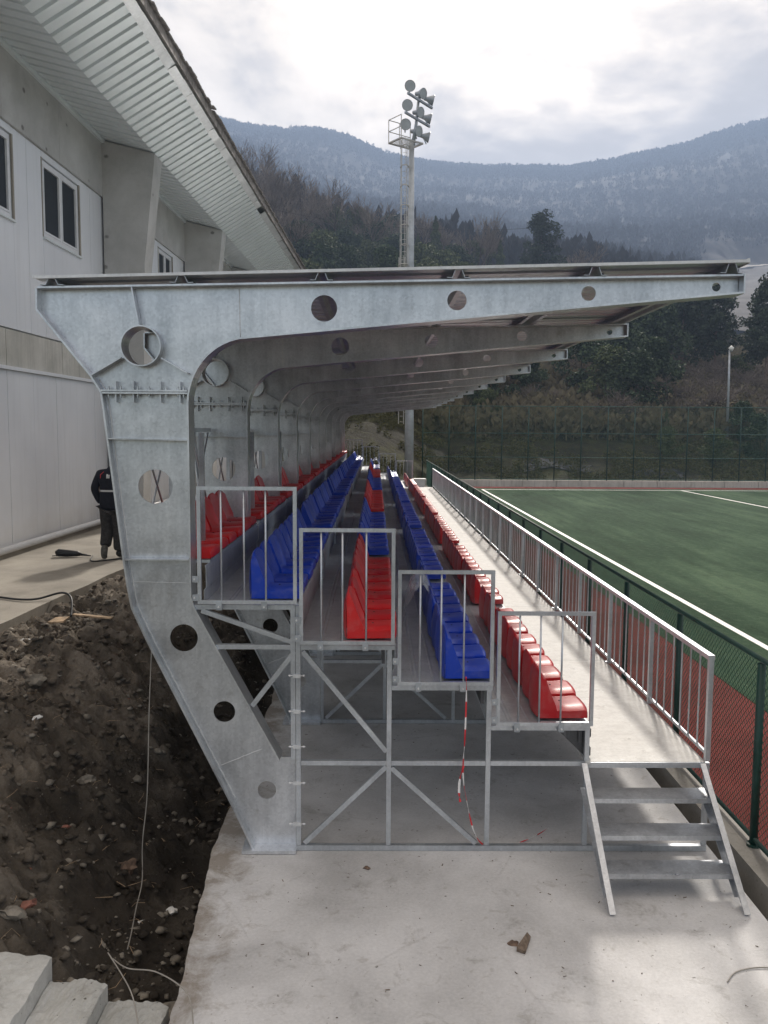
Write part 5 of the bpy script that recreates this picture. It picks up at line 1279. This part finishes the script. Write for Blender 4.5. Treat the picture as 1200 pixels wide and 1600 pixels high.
# far wooded mountain: tens of thousands of small bare crowns, one mass
def spiky(seed, n=12, up=0.25):
    """a small leafless crown: thin slivers standing and leaning inside a rounded outline"""
    g = np.random.default_rng(seed); V = []; F = []
    for i in range(n):
        a = g.random()*6.28; q = g.random()**0.5*0.36; z = up+(0.85-up)*g.random(); cx_, cy_ = q*math.cos(a)*math.sin(math.pi*min(z+0.1, 1)), q*math.sin(a)*math.sin(math.pi*min(z+0.1, 1))
        L = g.uniform(0.12, 0.26); w_ = g.uniform(0.05, 0.11); b_ = g.random()*6.28; dx, dy = math.cos(b_), math.sin(b_); lx_, ly_ = cx_*0.5, cy_*0.5; b = len(V)
        V += [(cx_-lx_*L, cy_-ly_*L, z-L*0.6), (cx_+dx*w_, cy_+dy*w_, z), (cx_+lx_*L*2, cy_+ly_*L*2, z+L*0.6), (cx_-dx*w_, cy_-dy*w_, z+0.02)]; F.append((b, b+1, b+2, b+3))
    b = len(V); V += [(-0.02, 0, -0.1), (0.02, 0, -0.1), (0.012, 0, 0.6), (-0.012, 0, 0.6)]; F.append((b, b+1, b+2, b+3))
    return np.array(V), np.array(F)
Vs, Fs, b = [], [], 0; g = np.random.default_rng(5)
for k in range(5):
    tv, tf = spiky(k); n = 5200; px = g.uniform(290, 1290, n); Y = 190*(1240/190)**(g.random(n)**0.75)
    m = k >= 3
    if m: Y = g.uniform(1120, 1215, n)
    X = (px-587)/1350*Y; z = hill_z(px, Y); keep = ~((px > 1085) & (Y < 560)); X, Y_, z = X[keep], Y[keep], z[keep]; n = len(X)
    s_ = g.uniform(6, 11, n)*(0.8 if m else 1.0); V, F = scatter(tv, tf, np.stack([X, Y_, z], 1), np.stack([s_, s_, s_*g.uniform(.9, 1.3, n)], 1), g.random(n)*6.28)
    Vs.append(V); Fs.append(F+b); b += len(V)
gg = np.random.default_rng(9); n = 9000; px = gg.uniform(300, 1290, n); Y = gg.uniform(1170, 1214, n); X = (px-587)/1350*Y; z = hill_z(px, Y)
tv = np.array([(-.06, 0, 0), (.06, 0, 0), (.10, 0.03, .7), (.0, 0, 1.0), (-.12, 0, .75), (-.02, 0, .4)]); tf = np.array([[0, 1, 2, 5], [5, 2, 3, 4]]); s_ = gg.uniform(5, 9, n)*(1.0+0.5*fbm(X, Y, 0.03, 4, .6, 70))
V, F = scatter(tv, tf, np.stack([X, Y, z], 1), np.stack([s_*.5, s_*.5, s_], 1), gg.random(n)*1.0-0.5); Vs.append(V); Fs.append(F+b); b += len(V)
place(np_mesh('mountain_wood', np.concatenate(Vs), np.concatenate(Fs), ['far_wood']), 'mountain_wood', kind='stuff', label='bare winter wood covering the far mountain and its ridge')
# underbrush and grass on the near slopes
Vs, Fs, b = [], [], 0
for k in range(4):
    tv, tf = spiky(20+k, 9, 0.0); n = 6500; px = g.uniform(320, 1260, n); Y = 62*(185/62)**(g.random(n)**1.1); X = (px-587)/1350*Y; z = hill_z(px, Y); s_ = g.uniform(0.8, 2.4, n)
    V, F = scatter(tv, tf, np.stack([X, Y, z], 1), np.stack([s_*1.3, s_*1.3, s_*.9], 1), g.random(n)*6.28); Vs.append(V); Fs.append(F+b); b += len(V)
place(np_mesh('underbrush', np.concatenate(Vs), np.concatenate(Fs), ['brush']), 'underbrush', kind='stuff', label='leafless brown underbrush covering the near slopes')
Vs, Fs, b = [], [], 0
for k in range(3):
    tv, tf = spiky(40+k, 8, 0.0); n = 9000; px = g.uniform(520, 1260, n); Y = g.uniform(46, 78, n); X = (px-587)/1350*Y; ok = (Y > 52.5) | (X < 2.2); px, Y, X = px[ok], Y[ok], X[ok]; n = len(X)
    keep = fbm(X, Y, 0.35, 3, 0.5, 60) > -0.12; px, Y, X = px[keep], Y[keep], X[keep]; n = len(X); z = hill_z(px, Y); s_ = g.uniform(0.15, 0.60, n)
    V, F = scatter(tv, tf, np.stack([X, Y, z], 1), np.stack([s_*1.6, s_*1.6, s_*.8], 1), g.random(n)*6.28); Vs.append(V); Fs.append(F+b); b += len(V)
place(np_mesh('bank_grass', np.concatenate(Vs), np.concatenate(Fs), ['grass_dry']), 'bank_grass', kind='stuff', label='tufts of yellow-green grass on the bank behind the pitch')
# dark ground cloth lying over parts of the bank
def drape(name, pxs, ys_, mat, lift, thick=0.0, **k):
    A_, B_ = np.meshgrid(pxs, ys_, indexing='xy'); Z_ = hill_z(A_, B_)+lift; return place(grid_mesh(name, (A_-587)/1350*B_, B_, Z_, mat), name, **k)
def drape_sh(name, p0, p1, f0, f1, n, m, mat, lift, **k):
    pxs = np.linspace(p0, p1, n); Y_ = np.stack([np.linspace(f0(p), f1(p), m) for p in pxs], 1); A_ = np.tile(pxs, (m, 1)); Z_ = hill_z(A_, Y_)+lift
    return place(grid_mesh(name, (A_-587)/1350*Y_, Y_, Z_, mat), name, **k)
drape_sh('ground_cloth', 820, 925, lambda p: 55.4+0.4*math.sin(p*0.06), lambda p: 56.9+0.5*math.sin(p*0.045+1), 70, 12, 'geotextile', 0.06, label='dark grey ground cloth lying on the bank behind the middle of the tall fence', cat='ground cloth')
drape_sh('ground_cloth', 985, 1070, lambda p: 54.3+0.3*math.sin(p*0.07), lambda p: 55.7+0.4*math.sin(p*0.05), 60, 12, 'geotextile', 0.06, label='dark blue-grey cloth patch low on the bank right of the larger cloth', cat='ground cloth')
# quarry slope with a pale road along its top
drape_sh('quarry_slope', 1055, 1700, lambda p: 205.0, lambda p: 470+(p-1100)*0.25, 120, 80, 'quarry_rock', 1.2, kind='structure')
drape_sh('quarry_road', 1060, 1700, lambda p: 468+(p-1100)*0.25, lambda p: 476+(p-1100)*0.25, 120, 4, 'kerb_concrete', 1.8, kind='structure')
# thin service wires over the slope
for i, (pa, pb, lab) in enumerate((((-8.0, 90, 20.5), (30, 78, 9.8), 'overhead line sagging across the slope below the beam tips'), ((-15, 120, 33), (20, 115, 29.5), 'overhead line crossing in front of the trees above the canopy'))):
    pts = [tuple(pa[q]+(pb[q]-pa[q])*t_ - (1.2*4*t_*(1-t_) if q == 2 else 0) for q in range(3)) for t_ in np.linspace(0, 1, 14)]
    MB().tube(pts, 0.02, 4).build('overhead_wire', 'black_rubber', label=lab, cat='wire')

# ------------------------------------------------------------------ air
hz_me = MB().box(-850, 1150, -62, 1720, -3.4, 470).mesh('haze', [])
hm = bpy.data.materials.new('haze_air'); hm.use_nodes = True; t = NT(hm.node_tree)
t.n.remove(t.n['Principled BSDF'])
pv = t.new('ShaderNodeVolumePrincipled', None, Density=HAZE, Anisotropy=0.2); pv.inputs['Color'].default_value = (0.50, 0.67, 1.0, 1)
t.l.new(pv.outputs[0], t.n['Material Output'].inputs['Volume'])
hz_me.materials.append(hm); place(hz_me, 'haze', kind='stuff', label='pale blue haze in the valley')
